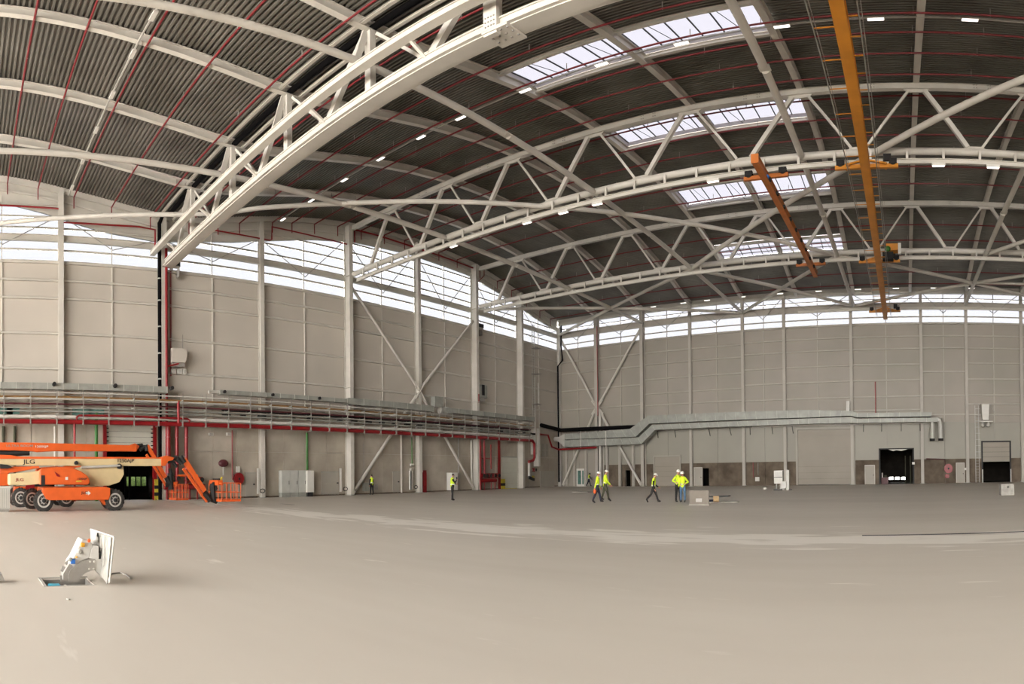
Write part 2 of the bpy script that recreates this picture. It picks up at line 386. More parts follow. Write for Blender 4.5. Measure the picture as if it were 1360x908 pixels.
# parapet band under the roof edge and the clerestory glazing
HY = [-20,-6,2.3,5.7,8.1,10.6,15,18.4,21.4,24.7,30,34.6,41.9,43.2,50.9,58,64,69.5]
HZ = [22.4,22.6,21.97,21.2,20.5,19.95,19.6,20.1,20.45,21.1,22.2,22.9,23.3,23.25,23.1,22.0,20.7,19.9]
hb = MB(); yy = YF
while yy < YB:
    y1 = min(yy + .75, YB + .3)
    hb.add([(XL-.1,yy,lin(yy,HY,HZ)),(XL-.1,y1,lin(y1,HY,HZ)),(XL-.1,y1,RZ(y1)+.5),(XL-.1,yy,RZ(yy)+.5),
            (XL-.3,yy,lin(yy,HY,HZ)),(XL-.3,y1,lin(y1,HY,HZ)),(XL-.3,y1,RZ(y1)+.5),(XL-.3,yy,RZ(yy)+.5)], [(0,1,2,3),(4,7,6,5),(0,4,5,1)])
    yy = y1
hb.build('parapet_panel', M['header'], wl)
et = [(XL + .12, y, RZ(y) + .12) for y in [YF + .75 * k for k in range(int((YB - YF) / .75) + 1)]]
for off, h, ww in ((0, .5, .2), (-.95, .12, .14)):
    q = MB()
    for p0, p1 in zip(et, et[1:]): q.beam((p0[0], p0[1], p0[2] + off), (p1[0], p1[1], p1[2] + off), ww, h)
    q.build('roof_edge_beam', M['steel'], wl)
wn5 = struct('window_5', (XL, 25, 17.25))
GR = [17.3, 18.2, 19.1, 19.95, 20.85, 21.75, 22.65, 23.6]
for i in range(0, len(COLYX) - 1):
    a, b = COLYX[i], COLYX[i + 1]; n = 2
    for k in range(n):
        u0 = a + (b - a) * k / n; u1 = a + (b - a) * (k + 1) / n
        for g in range(len(GR) - 1):
            zt = max(lin(u0, HY, HZ), lin(u1, HY, HZ)) + .3
            if GR[g] > zt: continue
            MB().box(XL - .2, XL - .17, u0 + .03, u1 - .03, GR[g] + .02, min(GR[g+1], zt) - .02).build('pane', M['pane'], wn5)
    for g in range(1, len(GR) - 1):
        if GR[g] < min(lin(a, HY, HZ), lin(b, HY, HZ)) + .9:
            big = g == 2
            MB().ibeam((XL + (.02 if not big else .12), a, GR[g]), (XL + (.02 if not big else .12), b, GR[g]), .14 if not big else .3, .12 if not big else .5).build('transom', M['steel2'], wn5)
    mid = (a + b) / 2
    MB().box(XL - .12, XL - .04, mid - .04, mid + .04, 17.3, min(lin(mid, HY, HZ) + .6, 23.8)).build('mullion', M['steel2'], wn5)
    if a > -3:
        for yy, dd in ((a, 1), (b, -1)):
            MB().tube([(XL + .18, yy, lin(yy, HY, HZ) + .1), (XL + .18, mid, 18.45)], .035, 6).build('bracing_rod', M['castg'], wn5)

# ---- back wall
OPEN = (BX(1168), BX(1213), 0, 3.72); SHUT = (BX(1304.5), BX(1342), 0, 4.3)
DK1 = (BX(932.5), BX(941.5), 0, 2.0); DK2 = (BX(830.5), BX(837), 0, 1.9)
HB = [OPEN, SHUT, DK1, DK2]
wb = struct('wall_back', (-8, YB, 0))
s = MB()
for r in splitrect(XL - .3, XR + .2, 0, 17.25, HB): s.box(r[0], r[1], YB + .12, YB + .3, r[2], r[3])
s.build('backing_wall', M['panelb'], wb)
cx = [XL] + COLX
ROWS_D = [6.5, 7.9, 9.35, 11.1, 12.8, 14.5, 15.85, 17.25]
for i in range(len(cx) - 1):
    a, b = cx[i], cx[i + 1]; mid = (a + b) / 2
    rows = ROWS_D
    if i == 7: rows = [6.5, 7.35, 9.38, 11.96, 14.54, 15.86, 17.25]
    if i == 8: rows = [6.4, 7.3, 8.44, 9.42, 11.14, 12.87, 14.5, 15.85, 17.25]
    if i in (2, 3): rows = [7.0, 9.45, 10.8, 12.5, 14.3, 15.7, 17.25]
    if i in (0, 1): rows = [6.4, 9.6, 12.0, 14.2, 15.7, 17.25]
    for k in range(len(rows) - 1):
        for u0, u1 in ((a, mid), (mid, b)):
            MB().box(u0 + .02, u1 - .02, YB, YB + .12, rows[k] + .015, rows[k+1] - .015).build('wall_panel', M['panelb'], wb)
        MB().ibeam((a, YB - .10, rows[k+1] - .03), (b, YB - .10, rows[k+1] - .03), .2, .15 if k < len(rows) - 2 else .2).build('girt', M['steelb'], wb)
    MB().box(mid - .05, mid + .05, YB - .1, YB, rows[0], 17.25).build('mullion', M['steelb'], wb)
    pz = 2.6
    low = M['beige'] if i > 0 else M['panelb']
    if i == 0: pz = 0
    for u0, u1 in ((a, mid), (mid, b)):
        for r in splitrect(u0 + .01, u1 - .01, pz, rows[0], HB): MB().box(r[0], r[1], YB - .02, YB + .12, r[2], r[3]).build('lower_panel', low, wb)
        if pz:
            for r in splitrect(u0 + .015, u1 - .015, 0, pz - .02, HB): MB().box(r[0], r[1], YB - .05, YB + .12, r[2], r[3]).build('plinth_block', M['plinth'], wb)
hb = MB().box(XL, XR, YB + .02, YB + .2, 20.55, 22.2); hb.build('parapet_panel', M['header'], wb)
MB().ibeam((XL, YB - .05, 20.75), (XR, YB - .05, 20.75), .25, .3).build('roof_edge_beam', M['steel'], wb)
wn6 = struct('window_6', (-8, YB, 17.25))
GB = [17.3, 17.95, 19.1, 19.95, 20.6]
for i in range(len(cx) - 1):
    a, b = cx[i], cx[i + 1]; mid = (a + b) / 2
    for u0, u1 in ((a, mid), (mid, b)):
        for g in range(4): MB().box(u0 + .03, u1 - .03, YB + .1, YB + .13, GB[g] + .02, GB[g+1] - .02).build('pane', M['pane'], wn6)
    for g, hh, ww in ((1, .12, .12), (2, .75, .35), (3, .1, .12)):
        MB().ibeam((a, YB - .1 - ww/4, GB[g] + (.05 if g == 2 else 0)), (b, YB - .1 - ww/4, GB[g] + (.05 if g == 2 else 0)), ww, hh).build('transom', M['steelb'], wn6)
    MB().box(mid - .04, mid + .04, YB - .0, YB + .08, 17.3, 20.6).build('mullion', M['steelb'], wn6)
    for u in (a, b):
        MB().tube([(u, YB - .35, 20.7), (mid, YB - .35, 18.3)], .04, 6).build('bracing_rod', M['castg'], wn6)
wr = MB().box(XR, XR + .2, YF, YB + .3, 0, 26).build('wall_right', M['panelb']); wr['kind'] = 'structure'
# lighter post-and-sheet lining in the corner bay of the back wall
for k, px in enumerate((752, 762.5, 778, 806, 822.5, 840.5)):
    x = BX(px, YB - .35); o = MB().ibeam((x, YB - .25, 0), (x, YB - .25, 6.4), .3, .3, up=(0, 1, 0)).build('wall_post', M['steelb'], wb)

# ---- annexes behind the openings
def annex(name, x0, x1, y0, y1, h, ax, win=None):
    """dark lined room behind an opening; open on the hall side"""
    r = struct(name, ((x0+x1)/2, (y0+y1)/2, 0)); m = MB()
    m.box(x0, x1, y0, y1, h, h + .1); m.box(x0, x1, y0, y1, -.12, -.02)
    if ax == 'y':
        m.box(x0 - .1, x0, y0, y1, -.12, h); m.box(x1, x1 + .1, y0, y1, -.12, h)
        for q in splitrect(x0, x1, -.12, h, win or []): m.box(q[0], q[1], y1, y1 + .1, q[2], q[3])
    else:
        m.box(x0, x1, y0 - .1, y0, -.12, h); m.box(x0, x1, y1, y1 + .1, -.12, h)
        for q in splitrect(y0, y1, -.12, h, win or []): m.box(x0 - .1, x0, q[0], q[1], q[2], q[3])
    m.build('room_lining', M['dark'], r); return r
yb2 = YB + 9
w3 = [(BX(px, yb2), BX(px + 5.5, yb2), BZ(px, 636.6, yb2), BZ(px, 633.4, yb2)) for px in (1180.5, 1188.5, 1196.5)]
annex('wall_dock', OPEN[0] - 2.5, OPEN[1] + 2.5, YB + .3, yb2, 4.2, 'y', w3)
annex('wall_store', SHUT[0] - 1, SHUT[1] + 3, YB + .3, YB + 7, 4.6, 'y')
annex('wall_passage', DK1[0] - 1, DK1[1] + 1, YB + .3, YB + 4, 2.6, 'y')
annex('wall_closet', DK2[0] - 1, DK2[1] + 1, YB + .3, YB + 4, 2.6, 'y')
xa = XL - 6.5
w4 = [(LY(168, xa), LY(194, xa), LZ(180, 645, xa), LZ(180, 633, xa))]
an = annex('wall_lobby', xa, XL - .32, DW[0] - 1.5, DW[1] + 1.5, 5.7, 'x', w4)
MB().add([(xa-.05, w4[0][0], w4[0][2]), (xa-.05, w4[0][1], w4[0][2]), (xa-.05, w4[0][1], w4[0][3]), (xa-.05, w4[0][0], w4[0][3])], [(0,1,2,3)]).build('window_glass', M['pane'], an)  # tinted sheet added to cut the sky light coming through the doorway
for px in (173, 180, 187):
    y = LY(px, xa); MB().box(xa, xa + .08, y - .05, y + .05, w4[0][2] - .1, w4[0][3] + .1).build('window_bar', M['black'], an)
MB().box(xa+.1, xa + .15, w4[0][0]-.1, w4[0][1]+.1, w4[0][2]-.85, w4[0][2]-.02).build('low_panel', M['dark'], an)
hd = MB()
for k in range(14):
    hd.ell((xa - 14 + random.uniform(-.6,.6), 4 + k * 1.5, 1.0), 1.2, 1.3, 1.6 + random.uniform(-.3,.3), 8, 6)
tag(hd.build('hedge', M['grass'], smooth=True), 'green hedge seen through the far window behind the open doorway', 'hedge')
o = MB().box(-75, -46.3, -60, 90, -.06, -.02).build('ground', M['grass']); o['kind'] = 'structure'

# ---- doorway with raised sectional door, left wall
dr = struct('door_1', (XL, (DW[0]+DW[1])/2, 0))
zs = LZ(160, 595)
for k in range(4):
    z0 = zs + (5.35 - zs) * k / 4; z1 = zs + (5.35 - zs) * (k + 1) / 4
    MB().box(XL - .1, XL - .02, DW[0] + .05, DW[1] - .05, z0 + .01, z1 - .01).build('door_section', M['shutter'], dr)
for y in (DW[0], DW[1]):
    MB().box(XL - .1, XL + .14, y - .14, y + .14, 0, 5.4).build('door_jamb', M['red'], dr)
    for k in range(6): MB().box(XL, XL + .16, y + (.14 if y == DW[0] else -.3), y + (.3 if y == DW[0] else -.14), 3.6 + k*.3, 3.68 + k*.3).build('hinge_bracket', M['bar'], dr)
MB().box(XL + .02, XL + .3, DW[1] - .05, DW[1] + .30, 0, 1.5).build('bollard_wrap', M['yellow'], dr)
mb = MB()
for k in range(2): mb.box(XL + .01, XL + .31, DW[1] - .06, DW[1] + .31, .3 + k*.5, .55 + k*.5)
mb.build('black_stripe', M['ink'], dr)
for px, z1 in ((152.5, 3.4), (172, 3.4), (166.5, 3.4)):
    y = LY(px, XL - 1.2); MB().box(XL - 1.3, XL - 1.2, y - .07, y + .07, 0, z1).build('glazed_screen_post', M['black'], dr)
# second, closed sectional door on the left wall near the corner
d2 = struct('door_2', (XL, 58, 0)); ya, yb_ = LY(665.5), LY(686.5)
for k in range(6):
    MB().box(XL, XL + .07, ya, yb_, .02 + k*.58, .58 + k*.58).build('door_section', M['shutter'], d2)
MB().box(XL, XL + .12, ya, yb_, 3.5, 3.62).build('door_head', M['galv'], d2)
for px in (662, 688.5):
    MB().box(XL + .0, XL + .2, LY(px) - .13, LY(px) + .13, 0, 7.0).build('door_jamb', M['red'], d2)
MB().box(XL + .1, XL + .32, LY(664.5) - .1, LY(664.5) + .5, 0, 1.1).build('bollard_wrap', M['yellow'], d2)
MB().box(XL + .1, XL + .33, LY(664.5) - .11, LY(664.5) + .51, .35, .65).build('black_stripe', M['ink'], d2)
MB().box(XL + .02, XL + .9, LY(664), LY(679), 0, .04).build('floor_marking', M['yellow'], d2)
# roller doors of the back wall
d3 = struct('door_3', (-9, YB, 0)); x0, x1 = BX(1060), BX(1133)
for k in range(9): MB().box(x0, x1, YB - .07, YB - .02 - .01*(k%2), .03 + k*.655, .03 + (k+1)*.655 - .012).build('door_slat', M['dooron'], d3)
MB().box(x0 - .25, x0, YB - .2, YB - .02, 0, 6.1).box(x1, x1 + .25, YB - .2, YB - .02, 0, 6.1).box(x0 - .25, x1 + .25, YB - .25, YB - .02, 5.95, 6.15).build('door_frame', M['leaf'], d3)
MB().box(x0, x1, YB - .1, YB - .02, 0, .06).build('rubber_seal', M['bar'], d3)
d4 = struct('door_4', (-29, YB, 0)); x0, x1 = BX(869.5), BX(903)
for k in range(6): MB().box(x0, x1, YB - .09, YB - .06, .03 + k*.56, .03 + (k+1)*.56 - .012).build('door_slat', M['dooron'], d4)
MB().box(x0 - .15, x0, YB - .16, YB - .05, 0, 3.5).box(x1, x1 + .15, YB - .16, YB - .05, 0, 3.5).box(x0 - .15, x1 + .15, YB - .18, YB - .05, 3.4, 3.55).build('door_frame', M['leaf'], d4)
d5 = struct('door_5', ((SHUT[0]+SHUT[1])/2, YB, 0))
zs = BZ(1320, 613)
for k in range(4):
    z0 = zs + (4.3 - zs) * k / 4; z1 = zs + (4.3 - zs) * (k + 1) / 4
    MB().box(SHUT[0] + .03, SHUT[1] - .03, YB - .0, YB + .08, z0 + .01, z1 - .01).build('door_section', M['dooron'], d5)
for x in (SHUT[0], SHUT[1]):
    MB().box(x - .12, x + .06, YB - .12, YB + .05, 0, 4.45).build('door_jamb', M['bar'], d5)
    MB().box(x - .05, x + .04, YB - .2, YB - .1, 0, 1.4).build('guard_post', M['white'], d5)
MB().box(SHUT[0], SHUT[1], YB - .12, YB + .05, 4.3, 4.45).build('door_head', M['bar'], d5)
d6 = struct('door_6', ((OPEN[0]+OPEN[1])/2, YB, 0))
q = MB()
for x in OPEN[:2]: q.box(x - .08, x + .08, YB - .12, YB + .05, 0, 3.8)
q.box(OPEN[0], OPEN[1], YB - .12, YB + .05, 3.68, 3.8); q.build('door_frame', M['bar'], d6)
MB().prism([(OPEN[0]+1, 3.7), (OPEN[1]-.6, 3.7), (OPEN[1]-1.4, 3.5), (-.8, 3.6), (OPEN[0]+1.6, 3.5)], 'y', YB - .1, YB + .1).build('curtain_rail', M['galvw'], d6)
for n_, (pa, pb, z, m) in enumerate(((1149, 1161, 2.0, 'leaf'), (1270, 1280, 2.1, 'leaf'), (922.5, 932.3, 2.05, 'leaf'))):
    d = struct('door_%d' % (7 + n_), (BX(pa), YB, 0)); x0, x1 = BX(pa), BX(pb)
    MB().box(x0, x1, YB - .14, YB - .08, .02, z).build('door_leaf', M[m], d)
    MB().box(x0 - .07, x0, YB - .16, YB - .05, 0, z + .07).box(x1, x1 + .07, YB - .16, YB - .05, 0, z + .07).box(x0 - .07, x1 + .07, YB - .16, YB - .05, z, z + .07).build('door_frame', M['steel2'], d)
    MB().box(x1 - .16, x1 - .06, YB - .2, YB - .14, .95, 1.02).build('door_handle', M['bar'], d)
d = struct('door_10', (BX(770), YB, 0)); x0, x1 = BX(766), BX(776.5)
MB().box(x0, x1, YB - .15, YB - .08, 0, 2.2).build('door_frame', M['white'], d)
MB().box(x0 + .22, (x0+x1)/2 + .1, YB - .17, YB - .15, .25, 1.95).build('glass_pane', M['glassg'], d)
MB().box((x0+x1)/2 + .3, x1 - .1, YB - .17, YB - .15, .25, 1.95).build('glass_pane', M['glassg'], d)
# flush man doors in the left wall's concrete
for n_, (pa, pb, pt) in enumerate(((426, 449.5, 627), (521, 530, 627), (325.5, 339, 628.5))):
    d = struct('door_%d' % (11 + n_), (XL, LY(pa), 0)); y0, y1 = LY(pa), LY(pb); z = LZ((pa+pb)/2, pt)
    MB().box(XL, XL + .05, y0, y1, .05, z * .5 if n_ == 0 else z).build('door_leaf', M['leaf'], d)
    if n_ == 0: MB().box(XL, XL + .05, y0 + .05, y1 - .05, z * .52, z).build('hatch_leaf', M['leaf'], d)
    MB().box(XL, XL + .09, y0 - .03, y1 + .03, z, z + .07).build('door_head', M['galv'], d)
    MB().box(XL + .05, XL + .12, y1 - .25, y1 - .1, 1.0, 1.1).build('door_handle', M['bar'], d)
b1 = MB().box(XL, XL + .05, YF, DW[0] - .2, 0, .12).box(XL, XL + .05, DW[1] + .3, YB, 0, .12).build('baseboard_left', M['plinth']); b1['kind'] = 'structure'

# ================================================================ STEEL FRAME
# ---- columns
fromleft = ['first','second','third','fourth','fifth','sixth','seventh']
for i, y in enumerate(COLY):
    dep = .9 if i in (3, 5, 6) else (.62 if i in (1, 4) else .45); top = RZ(y) - .1 if i != 7 else 20.3
    if i == 7: x0 = XL + .35; y = YB - .35
    lab = ('white steel column against the left wall, %s from the left edge of the picture' % fromleft[i]) if i < 7 else 'white steel column standing in the corner of the hall'
    c = thing('steel_column', lab, 'column', (XL + .1 + dep/2, y, 0), 'columns of the left wall')
    xc = XL + .1 + dep/2
    MB().ibeam((xc, y, .04), (xc, y, top), .40, dep, up=(1, 0, 0), tf=.045, tw=.10).build('column_shaft', M['steel'], c)
    MB().box(xc - dep/2 - .05, xc + dep/2 + .08, y - .28, y + .28, 0, .04).build('base_plate', M['galv'], c)
    if i in (3, 5): 
        for z in (9.2, 19.2): MB().box(xc - dep/2, xc + dep/2 + .06, y - .24, y + .24, z - .02, z + .03).build('stiffener', M['steel'], c)
for i, x in enumerate(COLX[:9]):
    big = i in (0, 1)
    dep = .8 if big else .4
    lab = 'white steel column on the back wall, %s to the right of the corner' % ORD[i]
    yc = YB - .1 - dep/2
    c = thing('steel_column', lab, 'column', (x, yc, 0), 'columns of the back wall')
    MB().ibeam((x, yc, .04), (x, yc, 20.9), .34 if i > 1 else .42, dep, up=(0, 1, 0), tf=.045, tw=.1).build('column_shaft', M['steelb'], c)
    if i == 0: MB().ibeam((x + .55, yc, .04), (x + .55, yc, 9.0), .35, dep, up=(0, 1, 0), tf=.045, tw=.1).build('column_shaft', M['steel'], c)
    MB().box(x - .3, x + .3, yc - dep/2 - .05, yc + dep/2, 0, .04).build('base_plate', M['galv'], c)

# ---- wall bracing
def brace(p0, p1, r, label, mname='steel', cat='brace', square=False):
    t = thing('wall_brace', label, cat, tuple((Vector(p0) + Vector(p1)) / 2), 'diagonal wall braces')
    m = MB(); d = (Vector(p1) - Vector(p0)).normalized()
    m.tube([Vector(p0) + d*.35, Vector(p1) - d*.35], r, 10); m.build('brace_tube', M[mname], t, smooth=True)
    for q, s_ in ((p0, 1), (p1, -1)): MB().beam(Vector(q), Vector(q) + d * .5 * s_, .05, .34).build('end_plate', M[mname], t)
xl = XL + .55
yc = COLY[4]
brace((xl, COLY[3] + .2, LZ(469, 380, xl)), (xl, yc - .25, 9.9), .14, 'pale tube brace high on the left wall, slanting down right to the fifth column')
brace((xl, COLY[5] - .2, LZ(626, 425, xl)), (xl, yc + .25, 9.9), .14, 'pale tube brace high on the left wall, slanting down left to the fifth column')
brace((xl, yc - .25, 9.3), (xl, COLY[3] + .35, .15), .15, 'pale tube brace low on the left wall, running down left behind the pipe rack')
brace((xl, yc + .25, 9.3), (xl, COLY[5] - .35, .15), .15, 'pale tube brace low on the left wall, running down right behind the pipe rack')
yl = YB - .55; xc = COLX[0]
brace((XL + .8, yl, 18.6), (xc - .25, yl, 9.9), .15, 'pale tube brace high on the back wall, slanting down right from the corner')
brace((COLX[1] - .2, yl, 18.6), (xc + .3, yl, 9.9), .15, 'pale tube brace high on the back wall, slanting down left from the second column')
brace((xc - .3, yl, 9.2), (XL + .9, yl, .15), .15, 'pale tube brace low on the back wall, running down into the corner')
brace((xc + .3, yl, 9.2), (COLX[1] - .35, yl, .15), .17, 'pale tube brace low on the back wall, running down right behind the grey duct')
for x, y, nm in ((xl, yc, 'left'), (None, None, 'back')):
    t = thing('gusset_node', 'bolted star of plates where the %s wall braces cross' % nm, 'steel plate', (XL+.6, yc, 9.6) if nm == 'left' else (xc, yl, 9.6))
    for a in (45, 135, 225, 315):
        c_, s_ = math.cos(math.radians(a)), math.sin(math.radians(a))
        if nm == 'left': MB().beam((xl+.05, yc, 9.6), (xl+.05, yc + c_*1.0, 9.6 + s_*1.2), .05, .4, up=(1,0,0)).build('plate', M['steel'], t)
        else: MB().beam((xc, yl-.05, 9.6), (xc + c_*1.1, yl-.05, 9.6 + s_*1.3), .4, .05, up=(0,1,0)).build('plate', M['steel'], t)

# ---- roof beams (curved with the vaults) running towards the back wall
for i, x in enumerate(BEX):
    m = MB(); ys = [YF + (YB + .1 - YF) * k / 60 for k in range(61)]
    w_, h_ = .34, .56
    base = len(m.v); prof = [(-w_/2,-h_/2),(w_/2,-h_/2),(w_/2,-h_/2+.05),(.04,-h_/2+.05),(.04,h_/2-.05),(w_/2,h_/2-.05),(w_/2,h_/2),(-w_/2,h_/2),(-w_/2,h_/2-.05),(-.04,h_/2-.05),(-.04,-h_/2+.05),(-w_/2,-h_/2+.05)]
    vs = [(x + a, y, RZ(y) + b) for y in ys for a, b in prof]; n = 12
    m.add(vs, [(r*n+k, r*n+(k+1)%n, (r+1)*n+(k+1)%n, (r+1)*n+k) for r in range(60) for k in range(n)] + [tuple(range(n)), tuple(range(60*n, 61*n))[::-1]])
    o = m.build('roof_beam', M['steel'])
    tag(o, 'white curved roof beam running under the deck to the back wall, %s from left' % ORD[i], 'roof beam', 'curved roof beams')

# ---- flat bottom chord bracing
ZB = 19.25
def strut(x, n):
    t = thing('tie_tube', 'straight white tube under the roof running towards the back wall, %s from the left' % n, 'steel tube', (x, 30, ZB), 'long tie tubes under the roof')
    segs = [YF, 15.2, 24.3, 33.6, 42.4, 51.8, 60.6, YB - .4]
    for a, b in zip(segs, segs[1:]): MB().tube([(x, a + .2, ZB), (x, b - .2, ZB)], .19, 12).build('tube_length', M['steel'], t, smooth=True)
    for a in segs[1:-1]: MB().box(x - .25, x + .25, a - .25, a + .25, ZB - .03, ZB + .03).build('joint_plate', M['steel'], t)
for x, n in ((-32.3, 'first'), (-19.0, 'second'), (-5.55, 'third'), (7.5, 'fourth')): strut(x, n)
def dtube(pts, label, r=.17):
    t = thing('wind_brace', label, 'brace', (*pts[0], ZB), 'slanting wind braces under the roof')
    for a, b in zip(pts, pts[1:]): 
        MB().tube([(*a, ZB), (*b, ZB)], r, 12).build('tube_length', M['steel'], t, smooth=True)
        MB().beam((*a, ZB), (a[0] + (b[0]-a[0])*.03, a[1] + (b[1]-a[1])*.03, ZB), .5, .06).build('end_plate', M['steel'], t)
dtube([(-44.6, -3), (-43.06, 2.1), (-39.2, 13.9), (-37.9, 17.0), (-35.9, 18.9), (-32.3, 23.4)], 'white tube brace crossing the first truss near the left wall')
dtube([(-32.3, 23.4), (-23.0, 33.6)], 'white tube brace from the first tie tube to the second truss')
dtube([(-23.0, 33.6), (-19.0, 37.7), (-5.6, 51.6)], 'white tube brace slanting from second to third truss, rising to the left')
dtube([(7.5, 23.3), (-1.5, 33.7)], 'heavy white tube brace at top right, ending above the amber crane', .2)
dtube([(-1.5, 33.7), (-19.0, 51.6)], 'white tube brace slanting from second to third truss below the amber crane', .19)
dtube([(-19, 51.8), (-32.3, 60.6)], 'white tube brace from third truss down to the tie tube crossing near the corner')
dtube([(-32.3, 60.6), (-45, 69.0)], 'white tube brace from the tie tube crossing into the far corner')
dtube([(-45, 52), (-32.3, 60.6)], 'white tube brace from the sixth left column to the tie tube crossing')
dtube([(-32.3, 60.6), (-19, 69.1)], 'white tube brace from the tie tube crossing to the fourth back column')
dtube([(-19, 51.8), (-5.6, 69.1)], 'white tube brace beyond the third truss, slanting right to the back wall')
dtube([(-19, 69.1), (-5.6, 51.8)], 'white tube brace beyond the third truss, slanting right towards the crane')
dtube([(-5.6, 51.8), (7.5, 60.6)], 'white tube brace right of the amber crane, slanting down right')
dtube([(7.5, 60.6), (-5.6, 69.1)], 'white tube brace low at right, slanting left to the back wall')
dtube([(7.5, 60.6), (20.6, 51.8)], 'white tube brace at the right edge, rising towards the third truss')
dtube([(7.5, 60.6), (20.6, 69.1)], 'white tube brace at the right edge, falling to the back wall')
dtube([(7.5, 51.8), (20.6, 34)], 'white tube brace at the right edge between second and third truss')
dtube([(7.5, 60.3), (20.6, 60.3)], 'white tube at the right edge running level across the last bay', .15)

# ---- trusses two and three
def truss(y, zt, zb, name, which):
    t = thing(name, 'white lattice roof truss, %s' % which, 'roof truss', (-10, y, zb), 'lattice roof trusses')
    x0, x1 = XL + .9, XR
    m = MB().ibeam((x0, y, zt), (x1, y, zt), .36, .40, tf=.05, tw=.28); m.build('top_chord', M['steel'], t)
    MB().tube([(x0, y, zb), (x1, y, zb)], .23, 14).build('bottom_chord', M['steel'], t, smooth=True)
    tops = BEX; bots = [-42.2] + [(a + b) / 2 for a, b in zip(tops, tops[1:])]
    for x in tops:
        MB().prism([(x-.75, zt-.2), (x-.5, zt-.42), (x+.5, zt-.42), (x+.75, zt-.2)], 'y', y-.04, y+.04).build('gusset', M['steel'], t)
        MB().beam((x - .5, y + .1, zt + .2), (x, y + .1, zt + .48), .05, .05).build('stay', M['steel'], t)
    for x in bots: MB().prism([(x-.65, zb+.2), (x-.45, zb+.36), (x+.45, zb+.36), (x+.65, zb+.2)], 'y', y-.04, y+.04).build('gusset', M['steel'], t)
    for k, x in enumerate(tops):
        for s_, bx in ((-1, bots[k]), (1, bots[k+1] if k + 1 < len(bots) else None)):
            if bx is None: continue
            thick = (s_ < 0) == (x < -5)
            w_ = .26 if thick else .15
            MB().beam((x + .45*s_, y, zt - .3), (bx - .42*s_, y, zb + .3), w_, w_, up=(0, 1, 0)).build('diagonal', M['steel'], t)
    for x in [XL + 8 + 6.6*k + 2.6 for k in range(11)]:
        q = MB()
        for a in (-.4, .4):
            for b in (-.1, .1):
                for c_ in range(2): q.box(x + a - .04 + c_*.14, x + a + .02 + c_*.14, y - .25, y - .2, zt + b - .02, zt + b + .02)
        tag(q.build('splice_bolts', M['castg'], t), None, None, kind='stuff')
    return t
truss(33.6, 23.78, 19.32, 'roof_truss', 'the nearer one, above the rail with lamps')
truss(51.8, 23.78, 19.5, 'roof_truss', 'the farther one, before the back wall')
def runway(y, z, lab, x0):
    t = thing('crane_runway', lab, 'crane rail', (-10, y, z), 'hanging crane rails')
    MB().ibeam((x0, y, z), (XR, y, z), .2, .30, tf=.04).build('rail', M['steel'], t)
    if y < 60:
        x = x0 + 1
        while x < XR:
            MB().box(x - .07, x + .07, y - .05, y + .05, z + .1, z + .75).build('hanger', M['steel'], t); x += 2.05
runway(33.25, 18.5, 'long white crane rail hung below the near truss, with tube lamps under it', -43.6)
runway(51.3, 18.72, 'long white crane rail hung below the far truss', -43.6)
runway(68.2, 18.6, 'white crane rail along the foot of the back wall glazing', -12)

# ---- big truss one under the valley gutter
t1 = thing('valley_truss', 'deep white truss with heavy lower beam crossing the upper left of the picture', 'roof truss', (-20, 15.4, 17.3))
m = MB().ibeam((XL + .5, 15.45, 17.62), (XR, 15.45, 17.62), .62, .62, tf=.07, tw=.5); m.build('lower_beam', M['steel'], t1)
MB().box(XL + .5, XR, 14.98, 15.2, 17.36, 17.42).box(XL + .5, XR, 15.6, 15.95, 17.34, 17.39).build('beam_flange', M['steel'], t1)
MB().ibeam((XL + .2, 14.3, 18.47), (XR, 14.3, 18.47), .42, .36, tf=.05, tw=.3).build('side_beam', M['steel'], t1)
MB().ibeam((XL + .5, 14.8, 21.5), (XR, 14.8, 21.5), .16, .16).build('gutter_rail', M['steel'], t1)
MB().ibeam((XL + .5, 15.95, 21.35), (XR, 15.95, 21.35), .16, .16).build('gutter_rail', M['steel'], t1)
tops = BEX
for k, x in enumerate(tops):
    MB().beam((x, 15.3, 17.85), (x, 15.3, 21.25), .36, .3, up=(0, 1, 0)).build('vertical', M['steel'], t1)
    MB().beam((x - .05, 14.45, 18.6), (x - .05, 15.1, 21.2), .28, .12, up=(1, 0, 0)).build('side_strut', M['steel'], t1)
    xm = x - 3.3
    if xm > XL + 1:
        MB().beam((x - .35, 15.25, 21.0), (xm + .15, 15.4, 17.95), .34, .24, up=(0, 1, 0)).build('diagonal', M['steel'], t1)
        MB().box(xm - .3, xm + .3, 15.1, 15.7, 17.92, 17.97).build('node_plate', M['steel'], t1)
        MB().beam((xm, 14.4, 18.4), (xm, 15.3, 17.8), .14, .12, up=(0, 0, 1)).build('cross_tie', M['steel'], t1)
    MB().beam((x + .35, 15.4, 21.0), (x + 3.1, 15.45, 18.0), .16, .14, up=(0, 1, 0)).build('diagonal', M['steel'], t1)
    MB().box(x - .3, x + .3, 14.8, 16.1, 21.66, 21.72).build('saddle_plate', M['steel'], t1)
x = BEX[4]
MB().box(x - .28, x + .28, 15.0, 15.2, 17.1, 21.2).build('splice_post', M['steel'], t1)
MB().box(x - .32, x + .75, 14.95, 16.05, 17.22, 17.32).build('splice_plate', M['steel'], t1)
q = MB()
for a in range(4):
    for b in range(3): q.box(x - .2 + a*.28, x - .14 + a*.28, 15.05 + b*.3, 15.11 + b*.3, 17.17, 17.22); q.box(x - .2 + a*.12, x - .16 + a*.12, 14.96, 15.0, 17.5 + b*.22, 17.55 + b*.22)
tag(q.build('splice_bolts', M['castg'], t1), None, None, kind='stuff')
